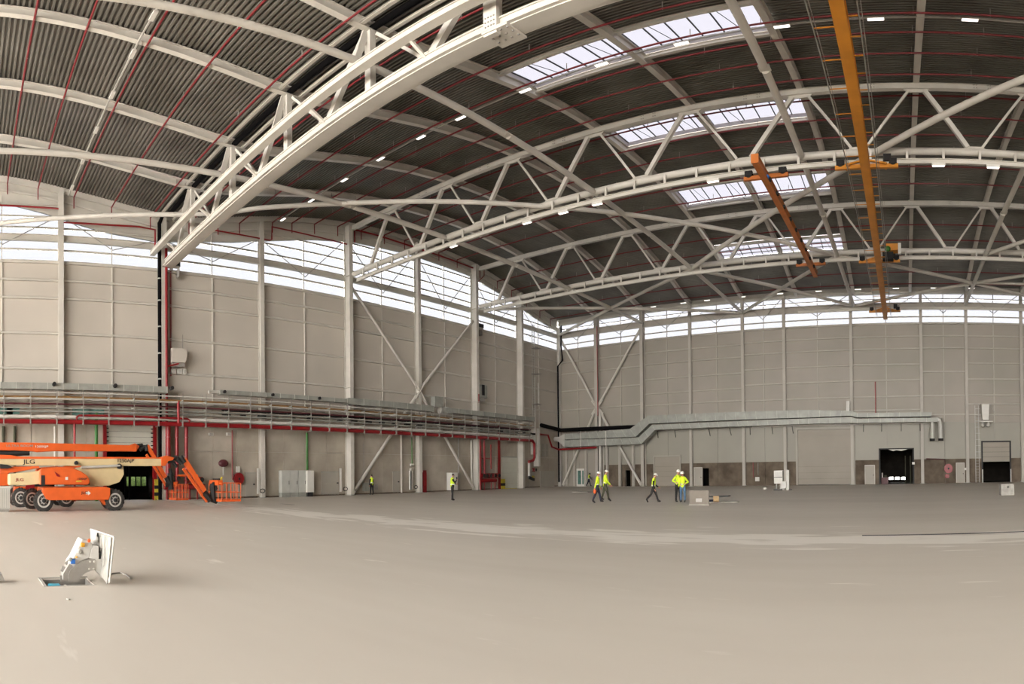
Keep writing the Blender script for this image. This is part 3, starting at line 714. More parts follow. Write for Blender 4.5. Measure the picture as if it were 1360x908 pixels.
g = MB().tube([(XL + 1.2, 15.4, 21.5), (-5, 15.4, 21.5), (XR, 15.4, 21.5)], .17, 10).build('gutter_pipe', M['black'], smooth=True)
tag(g, 'black insulated pipe running above the deep white truss', 'pipe')

# ================================================================ SERVICES
def pipe(pts, r, m, label, name='pipe', cat='pipe', group=None, n=10):
    return tag(MB().tube(pts, r, n).build(name, M[m], smooth=True), label, cat, group)
# sprinkler runs under the deck
SPY = [2.75, 5.1, 7.9, 10.9, 14.1, 17.4, 20.0, 22.0, 25.2, 27.2, 29.6, 32.2, 35.0, 37.9, 40.6, 43.2, 45.6, 48.5, 52.4, 55.6, 58.4, 61.5, 64.5, 67.0]
for i, y in enumerate(SPY):
    t = thing('sprinkler_pipe', None, 'pipe', (-8, y, RZ(y) - .1), 'red sprinkler pipes under the deck')
    side = 'left of valley truss' if y < 15.4 else 'right of valley truss'
    n_ = i if y < 15.4 else i - 5
    suf = ['from the camera','from it'][y > 15.4]
    t['label'] = 'red sprinkler pipe under the deck %s, %s %s' % (side, (ORD + ['seventeenth','eighteenth','nineteenth','twentieth'])[n_], suf)
    z = RZ(y) - .34 + (.0 if y < 15.4 else .02)
    MB().tube([(XL + .4, y, z), (XR, y, z)], .055, 8).build('pipe_run', M['redd'], t, smooth=True)
    q = MB(); x = XL + 3.3
    while x < 14: q.box(x - .018, x + .018, y - .018, y + .018, z - .07, z + .45); x += 3.3
    tag(q.build('hanger_rods', M['castg'], t), None, None, kind='stuff')
    MB().tube([(XL + .4, y, z), (XL + .4, y, z - .9)], .045, 8).build('drop', M['redd'], t, smooth=True)
def zgut(y): return RZ(y) - 1.1
# collector pipes along the roof edge of the left wall
xg = XL + .42
def LP(px, py): p = U(px, py, 'x', xg); return (xg, p.y, p.z)
pipe([LP(-60, 273), LP(0, 272.5), LP(79, 277), LP(79, 295), LP(100, 296), LP(150, 299), LP(185, 301), LP(206, 305), LP(206, 337), LP(212, 331)], .075, 'red', 'red collector pipe stepping down under the roof edge at far left', 'collector_pipe')
pipe([LP(275, 304), LP(358, 319), LP(361, 318), LP(361, 301), LP(468, 326)], .065, 'red', 'red collector pipe falling right under the roof edge between the third and fourth columns', 'collector_pipe')
pipe([LP(471, 322), LP(471, 305), LP(500, 312), LP(547, 327), LP(600, 345), LP(629, 356), LP(629, 372), LP(634, 376), LP(634, 560)], .085, 'red', 'red collector pipe running down the sixth left column to the rack', 'collector_pipe')
pipe([LP(634, 375), LP(643, 366), LP(643, 352), LP(662, 362), LP(700, 392)], .05, 'red', 'short red pipe loop under the roof edge right of the sixth column', 'collector_pipe')
# black and red downpipes at the second column
xb = XL + .7
pipe([(xb, LY(212.5, xb), 20.9), (xb, LY(212.5, xb), .02)], .15, 'black', 'thick black downpipe beside the second left column', 'downpipe')
pipe([(XL+1.3, 15.45, 21.6), (xb+.1, 15.0, 21.5), (xb, LY(213, xb), 20.9)], .15, 'black', 'black elbow joining the gutter pipe to the downpipe', 'pipe_elbow')
t = thing('downpipe_clamps', 'small pale clamps on the black downpipe', 'clamp', (xb, LY(212.5, xb), 10))
for z in (8.7, 10.6, 12.6, 14.6, 16.3): MB().lathe((xb, LY(212.5, xb), z), (0,0,1), [(0,.17),(.1,.17)], 12).build('clamp_ring', M['galv'], t)
pipe([(xb, LY(221.5, xb), LZ(221, 330, xb)), (xb, LY(221.5, xb), .02)], .12, 'red', 'thick red riser beside the black downpipe, full height of the wall', 'riser')
pipe([(XL+.07, LY(227.3, XL+.07), LZ(227, 340, XL+.07)), (XL+.07, LY(227.3, XL+.07), LZ(227, 499, XL+.07))], .07, 'redp', 'thin faded red pipe right of the full height riser', 'riser')
# corner downpipe, kinked
yb_ = YB - .7
pts = [(BX(px, yb_), yb_, BZ(px, py, yb_)) for px, py in ((747, 432), (746.5, 458), (748.5, 478), (742, 486), (742, 640))]
pipe(pts, .11, 'black', 'black downpipe with a kink in the corner of the hall', 'downpipe')
pipe([(BX(794.5, YB-.95), YB - .95, 19.5), (BX(794.5, YB-.95), YB - .95, 8.5)], .06, 'redp', 'thin red pipe on the first back wall column', 'riser')
pipe([(BX(1163.7, YB-.2), YB-.2, BZ(1163, 507)), (BX(1163.7, YB-.2), YB-.2, 7.5)], .07, 'redp', 'short red pipe standing on the grey duct of the back wall', 'riser')
# ---- the pipe rack along the left wall
xr = XL + 1.35
def RP(px, py): p = U(px, py, 'x', xr); return p
def zr(px, py): return RP(px, py).z
Y0R, Y1R = -6.0, LY(706, xr)
rack = thing('pipe_rack', 'long rack of hangers carrying pipes and trays along the left wall', 'rack', (xr, 25, 5))
y = 2.4; k = 0
while y < Y1R:
    for dx in (-.25, .55):
        MB().beam((xr + dx, y, 5.2), (xr + dx, y, 7.65), .045, .045, up=(1,0,0)).build('hanger_rod', M['castg'], rack)
    for z in (5.9, 6.45, 7.1): MB().box(XL + .02, xr + .6, y - .03, y + .03, z - .03, z + .03).build('cross_bar', M['galv'], rack)
    MB().lathe((xr + .3, y - .05, 5.42), (0, 1, 0), [(0, .2), (.07, .2)], 12).build('pipe_clip', M['galv'], rack)
    y += 1.98; k += 1
def run(dx, z, r, m, label, y0=Y0R, y1=None, name='pipe', cat='pipe'):
    return pipe([(xr + dx, y0, z), (xr + dx, (y0 + (y1 or Y1R)) / 2, z), (xr + dx, y1 or Y1R, z)], r, m, label, name, cat)
run(.3, 5.42, .165, 'red', 'thick bright red sprinkler main along the foot of the pipe rack', name='sprinkler_main', y1=LY(707, xr+.3))
run(.05, 5.78, .12, 'white', 'white insulated pipe just above the red main')
run(.35, 6.98, .075, 'galvw', 'slim pale pipe in the middle of the pipe rack')
run(.0, 7.12, .10, 'brown', 'brass brown pipe behind the slim pale pipe')
run(-.1, 6.68, .06, 'maroon', 'dark maroon pipe under the brass brown pipe')
run(.2, 7.42, .04, 'white', 'thin white conduit at the top of the pipe rack')
run(-.3, 6.62, .09, 'blk', 'black pipe deep in the rack beyond the third column', y0=20)
for n_, (z, w_) in enumerate(((6.12, .45), (6.36, .3))):
    t = thing('cable_tray', 'perforated grey cable tray, %s one in the pipe rack' % ('lower', 'upper')[n_], 'cable tray', (xr - .1, 25, z))
    MB().box(xr - .1 - w_/2, xr - .1 + w_/2, Y0R, Y1R, z - .01, z + .01).build('tray_floor', M['galv'], t)
    for s_ in (-1, 1): MB().box(xr - .1 + s_*w_/2 - .01, xr - .1 + s_*w_/2 + .01, Y0R, Y1R, z - .01, z + .08).build('tray_edge', M['galv'], t)
q = MB()
for k in range(26): 
    y = 20 + k * 1.65; q.box(xr - .35, xr - .1, y, y + random.uniform(.2, .8), 6.15, 6.15 + random.uniform(.1, .3))
tag(q.build('cable_bundles', M['blk']), 'dark cable bundles lying in the trays beyond the third column', 'cables', kind='stuff')
t = thing('junction_cabinets', 'green grey control boxes hung in the rack near the left edge', 'control box', (xr - .2, 9.5, 6))
for px, a in ((2, 3.4), (17, 2), (108, 2.8), (128, 2.4)):
    yy = LY(px, xr - .2); MB().box(xr - .3, xr - .1, yy - a/4, yy + a/4, 5.95, 6.4).build('box_body', M['glassg'], t)
# red loops
xq = xr + .35
def QP(px, py): p = U(px, py, 'x', xq); return (xq, p.y, p.z)
pipe([QP(102, 558), QP(102, 554), QP(105, 551.5), QP(180, 553), QP(249, 556), QP(252, 558), QP(251, 562)], .075, 'red', 'red bypass pipe looping over the red main near the left edge', 'bypass_pipe')
pipe([(xr+.3, LY(99, xr+.3), 5.42), (xr+.3, LY(99, xr+.3), .02)], .09, 'red', 'red drop pipe left of the tall doorway', 'drop_pipe')
pipe([QP(237, 533), QP(237, 562)], .11, 'red', 'short thick red pipe crossing the rack right of the second column', 'drop_pipe')
pipe([(xr-.2, LY(128, xr-.2), 6.12), (xr-.2, LY(128, xr-.2), .02)], .13, 'green', 'green pipe dropping behind the orange boom', 'drop_pipe')
pipe([(XL+.3, LY(408, XL+.3), 5.2), (XL+.3, LY(408, XL+.3), LZ(408, 624, XL+.3))], .10, 'green', 'green pipe dropping to the grey cabinets', 'drop_pipe')
pipe([(XL+.3, LY(547, XL+.3), 5.2), (XL+.3, LY(547, XL+.3), LZ(547, 616, XL+.3))], .05, 'green', 'thin green cable dropping left of the fifth column', 'drop_pipe')
pipe([(XL+.2, LY(308.5, XL+.2), 5.2), (XL+.2, LY(308.5, XL+.2), LZ(308, 637, XL+.2))], .06, 'redp', 'thin pink red pipe on the concrete left of the hose reel', 'drop_pipe')
pipe([(XL+.2, LY(609, XL+.2), 6.5), (XL+.2, LY(609, XL+.2), .05)], .06, 'castg', 'dark conduit on the concrete left of the sixth column', 'drop_pipe')
pipe([(XL+.25, LY(533, XL+.25), 6.2), (XL+.25, LY(533, XL+.25), .05)], .10, 'steel2', 'white pipe standing on the concrete left of the fifth column', 'drop_pipe')
pipe([(XL+.25, LY(72.5, XL+.25), 5.2), (XL+.25, LY(72.5, XL+.25), .05)], .05, 'white', 'thin white pipe left of the first column', 'drop_pipe')
pipe([(XL+.25, LY(626, XL+.25), 5.2), (XL+.25, LY(626, XL+.25), .4)], .10, 'white', 'thin white pipe left of the sixth column', 'drop_pipe')
pipe([(XL+.04, LY(483, XL+.04), 4.6), (XL+.04, LY(483, XL+.04), 1.2)], .035, 'castg', 'thin grey conduit right of the fourth column', 'drop_pipe')
for px in (4.5, 19.5):
    pipe([(XL+.2, LY(px, XL+.2), 5.2), (XL+.2, LY(px, XL+.2), .05)], .11, 'olive', 'dark olive pipe at the left edge, %s' % ('outermost' if px < 10 else 'next to the crate'), 'drop_pipe')
# ---- ventilation ducts of the left wall
def duct(x0, x1, y0, y1, z0, z1, label, seams, mname='galv', ax='y', ends=True):
    t = thing('air_duct', label, 'duct', ((x0+x1)/2, (y0+y1)/2, z0)); n = seams
    for k in range(n):
        if ax == 'y':
            a = y0 + (y1-y0)*k/n; b = y0 + (y1-y0)*(k+1)/n
            MB().box(x0, x1, a, b - .015, z0, z1).build('duct_length', M[mname], t)
            MB().box(x0-.02, x1+.025, b - .04, b, z0-.02, z1+.02).build('flange', M['galvw'], t)
        else:
            a = x0 + (x1-x0)*k/n; b = x0 + (x1-x0)*(k+1)/n
            MB().box(a, b - .015, y0, y1, z0, z1).build('duct_length', M[mname], t)
            MB().box(b - .04, b, y0-.025, y1+.02, z0-.02, z1+.02).build('flange', M['galvw'], t)
    return t
xd0, xd1 = xr - .25, xr + .45
ya = LY(223, xd1)
t = duct(xd0, xd1, -6, ya, 7.62, 8.06, 'galvanised air duct on top of the rack at far left, ending at the second column', 18)
for px in (71.5, 152.5, 227.5):
    y_ = LY(px, xd1); MB().tube([(xd1 - .1, y_, 7.95), (xd1 + .35, y_, 7.95)], .14, 12).build('round_outlet', M['blk'], t, smooth=True)
ya = LY(293, xd1)
t = duct(xd0, xd1, ya, LY(462, xd1), 7.72, 8.04, 'slim galvanised air duct on the rack between the third and fourth columns', 9)
MB().tube([(xd1-.3, ya - .9, 7.88), (xd1-.3, ya, 7.88)], .14, 12).build('round_outlet', M['galvw'], t, smooth=True)
for px in (298, 362, 424): y_ = LY(px, xd1); MB().tube([(xd1 - .1, y_, 7.9), (xd1 + .2, y_, 7.9)], .12, 12).build('round_outlet', M['blk'], t, smooth=True)
t = duct(xd0, xd1, LY(463, xd1), LY(577, xd1), 7.62, 8.15, 'galvanised air duct on the rack passing the fifth column', 6)
MB().box(xd0, xd0 + .6, LY(573, xd0), LY(584, xd0), 8.1, 9.1).build('upstand', M['galv'], t)
t = duct(xd0, xd1, LY(593, xd1), LY(711, xd1), 7.65, 8.1, 'galvanised air duct on the rack running to the corner ladder', 8)
t = thing('spiral_duct', 'shiny round duct coupling on the rack right of the fifth column', 'duct', (xr+.1, LY(590, xr), 7.9))
MB().tube([(xr+.1, LY(583, xr), 7.86), (xr+.1, LY(594, xr), 7.86)], .34, 20).build('duct_length', M['galvw'], t, smooth=True)
for k in range(3): MB().lathe((xr+.1, LY(584 + 4*k, xr), 7.86), (0,1,0), [(0,.36),(.05,.36)], 20).build('seam_ring', M['galv'], t)
# ---- back wall double duct
yd = YB - 1.5
def DP(px, py): p = U(px, py, 'y', yd); return p.x, p.z
def duct_poly(label, top, bot, seams, y0, y1):
    """rectangular duct whose side outline is given by upper and lower edges"""
    T = [DP(*p) for p in top]; B = [DP(*p) for p in bot]
    t = thing('air_duct', label, 'duct', (T[0][0], (y0+y1)/2, B[0][1]))
    for i in range(len(T) - 1):
        n = max(1, round((T[i+1][0] - T[i][0]) / 1.25)) if seams else 1
        for k in range(n):
            def mixp(P, a): return (P[i][0] + (P[i+1][0]-P[i][0])*a, P[i][1] + (P[i+1][1]-P[i][1])*a)
            a, b = k/n, (k+1)/n; t0, t1, b0, b1 = mixp(T, a), mixp(T, b), mixp(B, a), mixp(B, b)
            MB().prism([b0, (b1[0]-.02, b1[1]), (t1[0]-.02, t1[1]), t0], 'y', y0, y1).build('duct_length', M['galv'], t)
            if k < n: MB().prism([(b1[0]-.04, b1[1]-.02), (b1[0], b1[1]-.02), (t1[0], t1[1]+.02), (t1[0]-.04, t1[1]+.02)], 'y', y0 - .02, y1).build('flange', M['galvw'], t)
    return t
duct_poly('upper run of the big galvanised duct on the back wall', [(752, 576.5), (838, 569.5), (862, 552), (1075, 544.5), (1133, 546), (1139, 549), (1237, 547.5)],
          [(752, 583.5), (846, 580), (864, 562.5), (1075, 554.5), (1131, 552), (1139, 554.5), (1237, 553)], True, yd - .3, yd + .6)
t = duct_poly('lower run of the big galvanised duct, turning down at its right end', [(752, 584.5), (849, 581.5), (868, 564.5), (1075, 556), (1131, 554), (1139, 556.5), (1246, 555)],
          [(752, 593.5), (854, 589.5), (872, 571), (1075, 563), (1131, 561.5), (1139, 562), (1246, 560)], True, yd - .45, yd + .5)
def rnd(px0, py0, px1, py1, r): 
    a = DP(px0, py0); b = DP(px1, py1); return [(a[0], yd, a[1]), (b[0], yd, b[1])]
a = DP(1246, 557.5); e = DP(1249.5, 582)
MB().tube([(a[0], yd, a[1]), (a[0] + .25, yd, a[1]), (e[0] - .12, yd, a[1] - .12), (e[0], yd, a[1] - .4), (e[0], yd, e[1])], .27, 14).build('down_turn', M['galvw'], t, smooth=True)
MB().tube([(e[0], yd, e[1] - .25), (e[0], yd, e[1])], .29, 14).build('black_collar', M['blk'], t)
e = DP(1238.5, 582); u_ = DP(1238.5, 560)
MB().tube([(e[0], yd + .3, e[1]), (e[0], yd + .3, u_[1])], .27, 14).build('down_turn', M['galvw'], t, smooth=True)
MB().tube([(e[0], yd + .3, e[1] - .25), (e[0], yd + .3, e[1])], .29, 14).build('black_collar', M['blk'], t)
a, b = DP(741, 579), DP(752, 576.5)
t = thing('duct_hood', 'tapered sheet metal end of the double duct in the corner', 'duct', (a[0], yd, 5.5))
MB().prism([DP(741, 584), DP(752, 594), DP(752, 576), DP(741, 582)], 'y', yd - .4, yd + .5).build('taper', M['galvw'], t)
MB().tube([(DP(737, 583)[0], yd, DP(737, 583)[1]), (DP(742, 583)[0], yd, DP(742, 583)[1])], .3, 14).build('round_neck', M['galvw'], t, smooth=True)
t = thing('duct_stub', 'short grey duct standing on the upper duct beside the sixth back column', 'duct', (BX(1126), yd, 8.4))
MB().prism([DP(1124, 546), DP(1128.5, 546), DP(1128.5, 532.5), DP(1124, 532.5)], 'y', yd - .1, yd + .4).build('stub_body', M['galvw'], t)
p0, p1, p2 = DP(715, 569), DP(746, 571), DP(845, 566.5)
pipe([(XL + 1.3, LY(719, XL+1.3), p0[1]), (XL + 1.3, yd, p1[1]), (p2[0], yd + .2, p2[1])], .24, 'black', 'fat black insulated pipe wrapping the corner above the duct', 'insulated_pipe')
p = DP(748, 596.5); p2 = DP(792, 594)
pipe([(XL+.8, LY(718, XL+.8), 6.3), (XL+.8, LY(728, XL+.8), 6.3), (XL+.8, LY(733, XL+.8), 4.9), (XL + .9, yd, p[1]), (p2[0], yd, p2[1])], .12, 'red', 'dark red pipe in the corner passing under the double duct', 'corner_pipe')
for i, px in enumerate((773.5, 806.8)):
    a, b = DP(px, 572.5), DP(px, 594.5)
    tag(MB().box(a[0] - .05, a[0] + .05, yd - .5, yd - .42, b[1], a[1]).build('duct_hanger', M['white']), 'white hanger strap on the double duct, %s of two' % ('left', 'right')[i], 'hanger')
for i, (px, dx) in enumerate(((873, 2), (896, 2.5), (941, 3), (969, 3), (996, 1), (1025, 2), (1052, 2), (1147, 0), (1171, 0), (1197, 0), (1222, 0))):
    yy = YB - .8; a = U(px, 566, 'y', yy); b = U(px + dx, 576, 'y', yy)
    o = MB().beam((a.x, yy, 6.35), (b.x, yy - .25, 5.55), .07, .07, up=(1, 0, 0)).build('lighting_bracket', M['bar'])
    tag(o, 'thin dark bracket hanging below the back wall duct, %s from the left' % ORD[i], 'bracket')
tag(MB().box(BX(1000), BX(1236), YB - .32, YB - .2, 6.35, 6.5).build('bracket_rail', M['steel2']), 'pale rail behind the dark brackets of the back wall', 'rail')
# ---- lamp lines
def lampline(y, z, xs, name, tray=True, lit=True, size=(.78, .2)):
    if tray:
        o = MB().box(XL + .6, XR, y - .04, y + .04, z + .04, z + .11).build('lamp_track', M['galvw']); tag(o, 'thin pale lamp track %s' % name, 'lamp track')
    for i, x in enumerate(xs):
        t = thing('tube_lamp', 'rectangular lamp %s, %s from the left' % (name, ORD[i]), 'lamp', (x, y, z), 'ceiling lamps')
        MB().box(x - size[0]/2, x + size[0]/2, y - size[1]/2, y + size[1]/2, z - .03, z + (.07 if tray else .14)).build('lamp_housing', M['white'], t)
        for s_ in (-1, 1): MB().box(x - size[0]/2 + .04, x + size[0]/2 - .04, y + s_*size[1]/4 - .05, y + s_*size[1]/4 + .05, z - .05, z - .03).build('lamp_tube', M['lamp'] if lit else M['white'], t)
lampline(7.45, 22.4, [-43.3, -39.0, -34.7, -30.6, -26.55, -23.3], 'in the first vault, left of the big truss', lit=False)
lampline(25.7, 22.75, [-44.1, -39.6, -35.1, -30.9, -26.9, -23.5, -18.75, -14.05, -9.8, -5.05, -.9, 3.2], 'in the bay between the first and second truss')
lampline(60.8, 23.25, [-45.1+.6, -41.2, -36.1, -31.9, -27.8, -24.3, -5.5, -1.3, 2.8, 7.0], 'in the last bay before the back wall')
lampline(33.2, 18.22, [-31.2, -24.2, -21.2, -18.6, -10.8, 2.2, 5.3], 'under the near crane rail', tray=False, size=(.75, .18))
lampline(68.6, 21.0, [-30.5, -26.4, -23.3, -18.8, -14.2, -9.6, -5.0, -.6, 3.8, 8.2], 'in the row along the top of the back wall')
# ---- small wall equipment, left wall
def boxthing(name, label, cat, bx, m, parts=()):
    t = thing(name, label, cat, ((bx[0]+bx[1])/2, (bx[2]+bx[3])/2, bx[4])); MB().box(*bx).build('body', M[m], t, bevel=.01)
    for nm, b, mm in parts: MB().box(*b).build(nm, M[mm], t)
    return t
def Lbox(pa, pb, pt, pz, d0, d1): return (XL + d0, XL + d1, LY(pa, XL+d1), LY(pb, XL+d1), LZ((pa+pb)/2, pz, XL+d1), LZ((pa+pb)/2, pt, XL+d1))
b = Lbox(229, 246, 462, 481, .5, .9)
t = thing('air_heater', 'grey box unit with a rounded side, hung high right of the second column', 'heater', (b[0], b[2], b[4]))
MB().prism([(b[2], b[4]), (b[3], b[4]), (b[3] + .18, b[4] + .3), (b[3] + .18, b[5] - .3), (b[3], b[5]), (b[2], b[5])], 'x', b[0], b[1]).build('body', M['panel'], t)
for q in (b[2] + .05, b[3] - .1): MB().box(b[0] + .1, b[0] + .14, q, q + .04, b[5], b[5] + 1.1).build('hanger_rod', M['castg'], t)
MB().box(b[0], b[1], b[2], b[3], b[4] - .3, b[4] - .05).build('outlet', M['castg'], t)
MB().tube([(b[1], b[2] - .4, b[4] - .35), (b[1], (b[2]+b[3])/2, b[4] - .1)], .06, 8).build('red_feed', M['red'], t)
for i, (pa, pb) in enumerate(((228.5, 234), (236.5, 242), (243.5, 248))):
    b = Lbox(pa, pb, 490, 496, .1, .35); boxthing('switch_box', 'small white box below the hung heater, %s of three' % ('left', 'middle', 'right')[i], 'box', b, 'white', [('lid', (b[1], b[1]+.02, b[2]+.05, b[3]-.05, b[4]+.05, b[5]-.05), 'galvw')])
def camera_box(pa, pb, pt, pz, lab):
    b = Lbox(pa, pb, pt, pz, .5, 1.0)
    t = boxthing('floodlight', lab, 'floodlight', b, 'galvw'); MB().box(b[1], b[1] + .05, b[2] + .1, b[3] - .05, b[4] + .08, b[5] - .1).build('lens', M['blk'], t)
    MB().box(b[0] - .5, b[0] + .05, b[2] + .1, b[2] + .2, b[4] - .1, b[4]).build('arm', M['castg'], t)
    MB().box(b[0] - .3, b[0] + .3, b[3] - .05, b[3], b[4] - .7, b[4]).build('bracket', M['castg'], t)
camera_box(230, 240.5, 345, 354, 'black faced floodlight on the wall below the glazing, right of the second column')
camera_box(637, 644, 430, 436, 'black faced floodlight on the wall below the glazing, right of the sixth column')
b = Lbox(636.5, 648, 511, 528, .3, .9)
t = boxthing('air_heater', 'grey louvred box hung right of the sixth column', 'heater', b, 'galv')
MB().box(b[1], b[1] + .05, (b[2]+b[3])/2 - .2, (b[2]+b[3])/2 + .25, b[4] + .25, b[5]).build('louvre', M['blk'], t)
MB().box(b[0], b[1]-.1, b[2] + .3, b[3] - .3, b[4] - .4, b[4]).build('outlet', M['castg'], t)
MB().tube([(b[1], b[2] - .1, b[4] + .3), (b[1], b[2] - .1, b[4] - .6)], .14, 8).build('red_valve', M['red'], t)
# corner ladder with cage and conduits
def ladder(p, y0, y1, label, ax='y', w_=.45, x=None):
    t = thing('access_ladder', label, 'ladder', p)
    X, Y = p[0], p[1]; n = int((y1 - y0) / .3)
    def bx(a0, a1, b0, b1, z0, z1): return MB().box(X+a0, X+a1, Y+b0, Y+b1, z0, z1) if ax == 'x' else MB().box(X+b0, X+b1, Y+a0, Y+a1, z0, z1)
    for s_ in (-1, 1): bx(-.03, .03, s_*w_/2 - .03, s_*w_/2 + .03, y0, y1).build('stile', M['galvw'], t)
    for k in range(n): bx(-.015, .015, -w_/2, w_/2, y0 + .2 + k*.3, y0 + .23 + k*.3).build('rung', M['galv'], t)
    return t, bx
t, bx = ladder((XL + .5, LY(709.5, XL+.5), 0), 8.1, 19.5, 'tall pale ladder on the left wall close to the corner', 'x')
for z in (8.6, 12, 15, 18): bx(-.5, 0, -.24, -.2, z, z + .05).build('wall_bracket', M['galv'], t)
for z in (9.8, 13.4, 16.5):
    bx(0, .9, -.5, .55, z, z + .06).build('platform', M['castg'], t)
for k in range(18): bx(-.02, .02, .9, .93, 10 + k*.5, 10.04 + k*.5).build('cage_hoop', M['castg'], t)
for px, z0, z1, lab in ((711.2, 6.5, 13.2, 'left of two'), (716, 9.8, 12.6, 'right of two')):
    pipe([(XL+.15, LY(px, XL+.15), z0), (XL+.15, LY(px, XL+.15), z1)], .08, 'white', 'white pipe standing beside the corner ladder, %s' % lab, 'riser')
# white shafts left of the corner
for px, z0, z1, r, lab in ((711.5, 3.9, 7.0, .16, 'upper white shaft near the corner above the valve'), (715.5, 2.5, 7.0, .20, 'long white square shaft near the corner')):
    y_ = LY(px, XL+.7); tag(MB().box(XL, XL + .8, y_ - r, y_ + r, z0, z1).build('cable_shaft', M['white']), lab, 'shaft')
b = Lbox(720, 728, 589, 606, .02, .1); 
t = boxthing('wall_hatch', 'beige cross divided hatch on the concrete near the corner', 'hatch', b, 'beige'); c_ = (b[2]+b[3])/2
MB().box(b[1], b[1] + .04, c_ - .05, c_ + .05, b[4], b[5]).build('stile', M['leaf'], t); MB().box(b[1], b[1] + .04, b[2], b[3], (b[4]+b[5])/2 - .04, (b[4]+b[5])/2 + .04).build('rail', M['leaf'], t)
for px, w_ in ((718, .5), (724, 1), (731, 1)):
    y0 = LY(px, XL+.1); 
tag(MB().box(XL + .02, XL + .12, LY(716.5), LY(735), 0, 1.95).build('low_lining', M['leaf']), 'pale low lining boards at the foot of the wall near the corner', 'lining')
# risers in pairs, red (left station) and right station
def valve(t, c, s=1.0):
    MB().lathe((c[0], c[1], c[2] - .16*s), (0,0,1), [(0,.17*s),(.06*s,.2*s),(.1*s,.11*s),(.22*s,.11*s),(.26*s,.2*s),(.32*s,.17*s)], 12).build('valve_body', M['red'], t, smooth=True)
    MB().lathe((c[0] + .2*s, c[1], c[2]), (1,0,0), [(0,.03),(.1*s,.03),(.1*s,.14*s),(.13*s,.14*s)], 12).build('valve_wheel', M['bar'], t)
st = thing('sprinkler_station', 'red manifold with risers and valves right of the second column, behind the orange booms', 'valve station', (XL + .8, LY(240, XL+.8), 0))
xs_ = XL + .9
for px, r, z1 in ((223.5, .2, 5.4), (235, .15, 5.4), (247.5, .15, 5.3)):
    y_ = LY(px, xs_); MB().tube([(xs_, y_, z1), (xs_, y_, 1.1)], r, 12).build('riser', M['red'], st, smooth=True)
    for z in (4.5, 2.6): MB().lathe((xs_, y_, z), (0,0,1), [(0, r+.05),(.06, r+.05)], 12).build('coupling', M['redp'], st)
    valve(st, (xs_, y_, 1.55), 1.2)
MB().tube([(xs_, LY(218, xs_), .95), (xs_, LY(272, xs_), .95)], .2, 12).build('header', M['red'], st, smooth=True)
MB().tube([(xs_+.1, LY(234, xs_), 1.75), (xs_+.1, LY(262, xs_), 1.75)], .09, 10).build('test_line', M['orange'], st, smooth=True)
for px in (228, 240, 252, 262, 270):
    y_ = LY(px, xs_); MB().tube([(xs_, y_, .9), (xs_, y_, .0)], .07, 8).build('leg', M['red'], st)
for px in (252, 259, 266): valve(st, (xs_, LY(px, xs_), 1.45), 1.25)
for k in range(4): MB().box(XL + .3, XL + .7, LY(214, XL+.5), LY(221.5, XL+.5), 1.2 + k*.35, 1.47 + k*.35).build('red_box', M['red'], st)
MB().box(xs_ - .05, xs_ + .05, LY(234, xs_), LY(248, xs_), 3.1, 3.16).build('tie_bar', M['castg'], st)
s2 = thing('sprinkler_station', 'red manifold with risers and valves between the sixth column and the closed sectional door', 'valve station', (XL + .8, LY(650, XL+.8), 0))
for px, r, z1, z0 in ((637, .2, 5.4, .1), (643, .14, 5.4, 1.3), (652, .08, 4.8, 2.2)):
    y_ = LY(px, xs_); MB().tube([(xs_, y_, z1), (xs_, y_, z0)], r, 12).build('riser', M['red'], s2, smooth=True)
MB().tube([(xs_, LY(636, xs_), 1.0), (xs_, LY(658, xs_), 1.0)], .22, 12).build('header', M['red'], s2, smooth=True)
MB().tube([(xs_, LY(640, xs_), 3.3), (xs_, LY(653, xs_), 3.3)], .05, 8).build('test_line', M['red'], s2)
for px in (639, 643, 648, 654, 659): valve(s2, (xs_, LY(px, xs_), 1.5), 1.5)
for px in (638, 643, 652, 657): y_ = LY(px, xs_); MB().tube([(xs_, y_, .9), (xs_, y_, 0)], .06, 8).build('leg', M['red'], s2)
# end of the red main near the corner
xe = xr + .3; ye = LY(706, xe)
e = thing('main_end', 'red main turning down and back at its end near the corner, with grey drop below', 'pipe', (xe, ye, 2))
MB().tube([(xe, ye - .3, 5.42), (xe, ye + .2, 5.42), (xe, ye + .6, 5.1), (xe, ye + .6, 3.5), (xe, ye + .3, 3.15), (xe, ye - .6, 3.0)], .17, 12).build('elbow_run', M['red'], e, smooth=True)
MB().tube([(xe - .2, ye - .3, 3.0), (xe - .2, ye - .3, 1.2)], .17, 12).build('grey_drop', M['galvw'], e, smooth=True)
MB().beam((xe, ye - .7, 1.25), (xe, ye + .5, .95), .2, .3).build('black_joint', M['blk'], e)
t = thing('alarm_valve', 'small red wall valve with yellow tag beside the grey drop near the corner', 'valve', (XL+.4, LY(708, XL+.4), 1.5))
MB().box(XL, XL + .5, LY(708.5, XL+.5) - .05, LY(708.5, XL+.5) + .05, 1.2, 2.1).build('bracket', M['castg'], t); valve(t, (XL + .5, LY(708.5, XL+.5), 2.1), 1.3); MB().box(XL+.3, XL+.5, LY(708, XL+.5), LY(709.5, XL+.5), 1.0, 1.4).build('tag', M['yellow'], t)
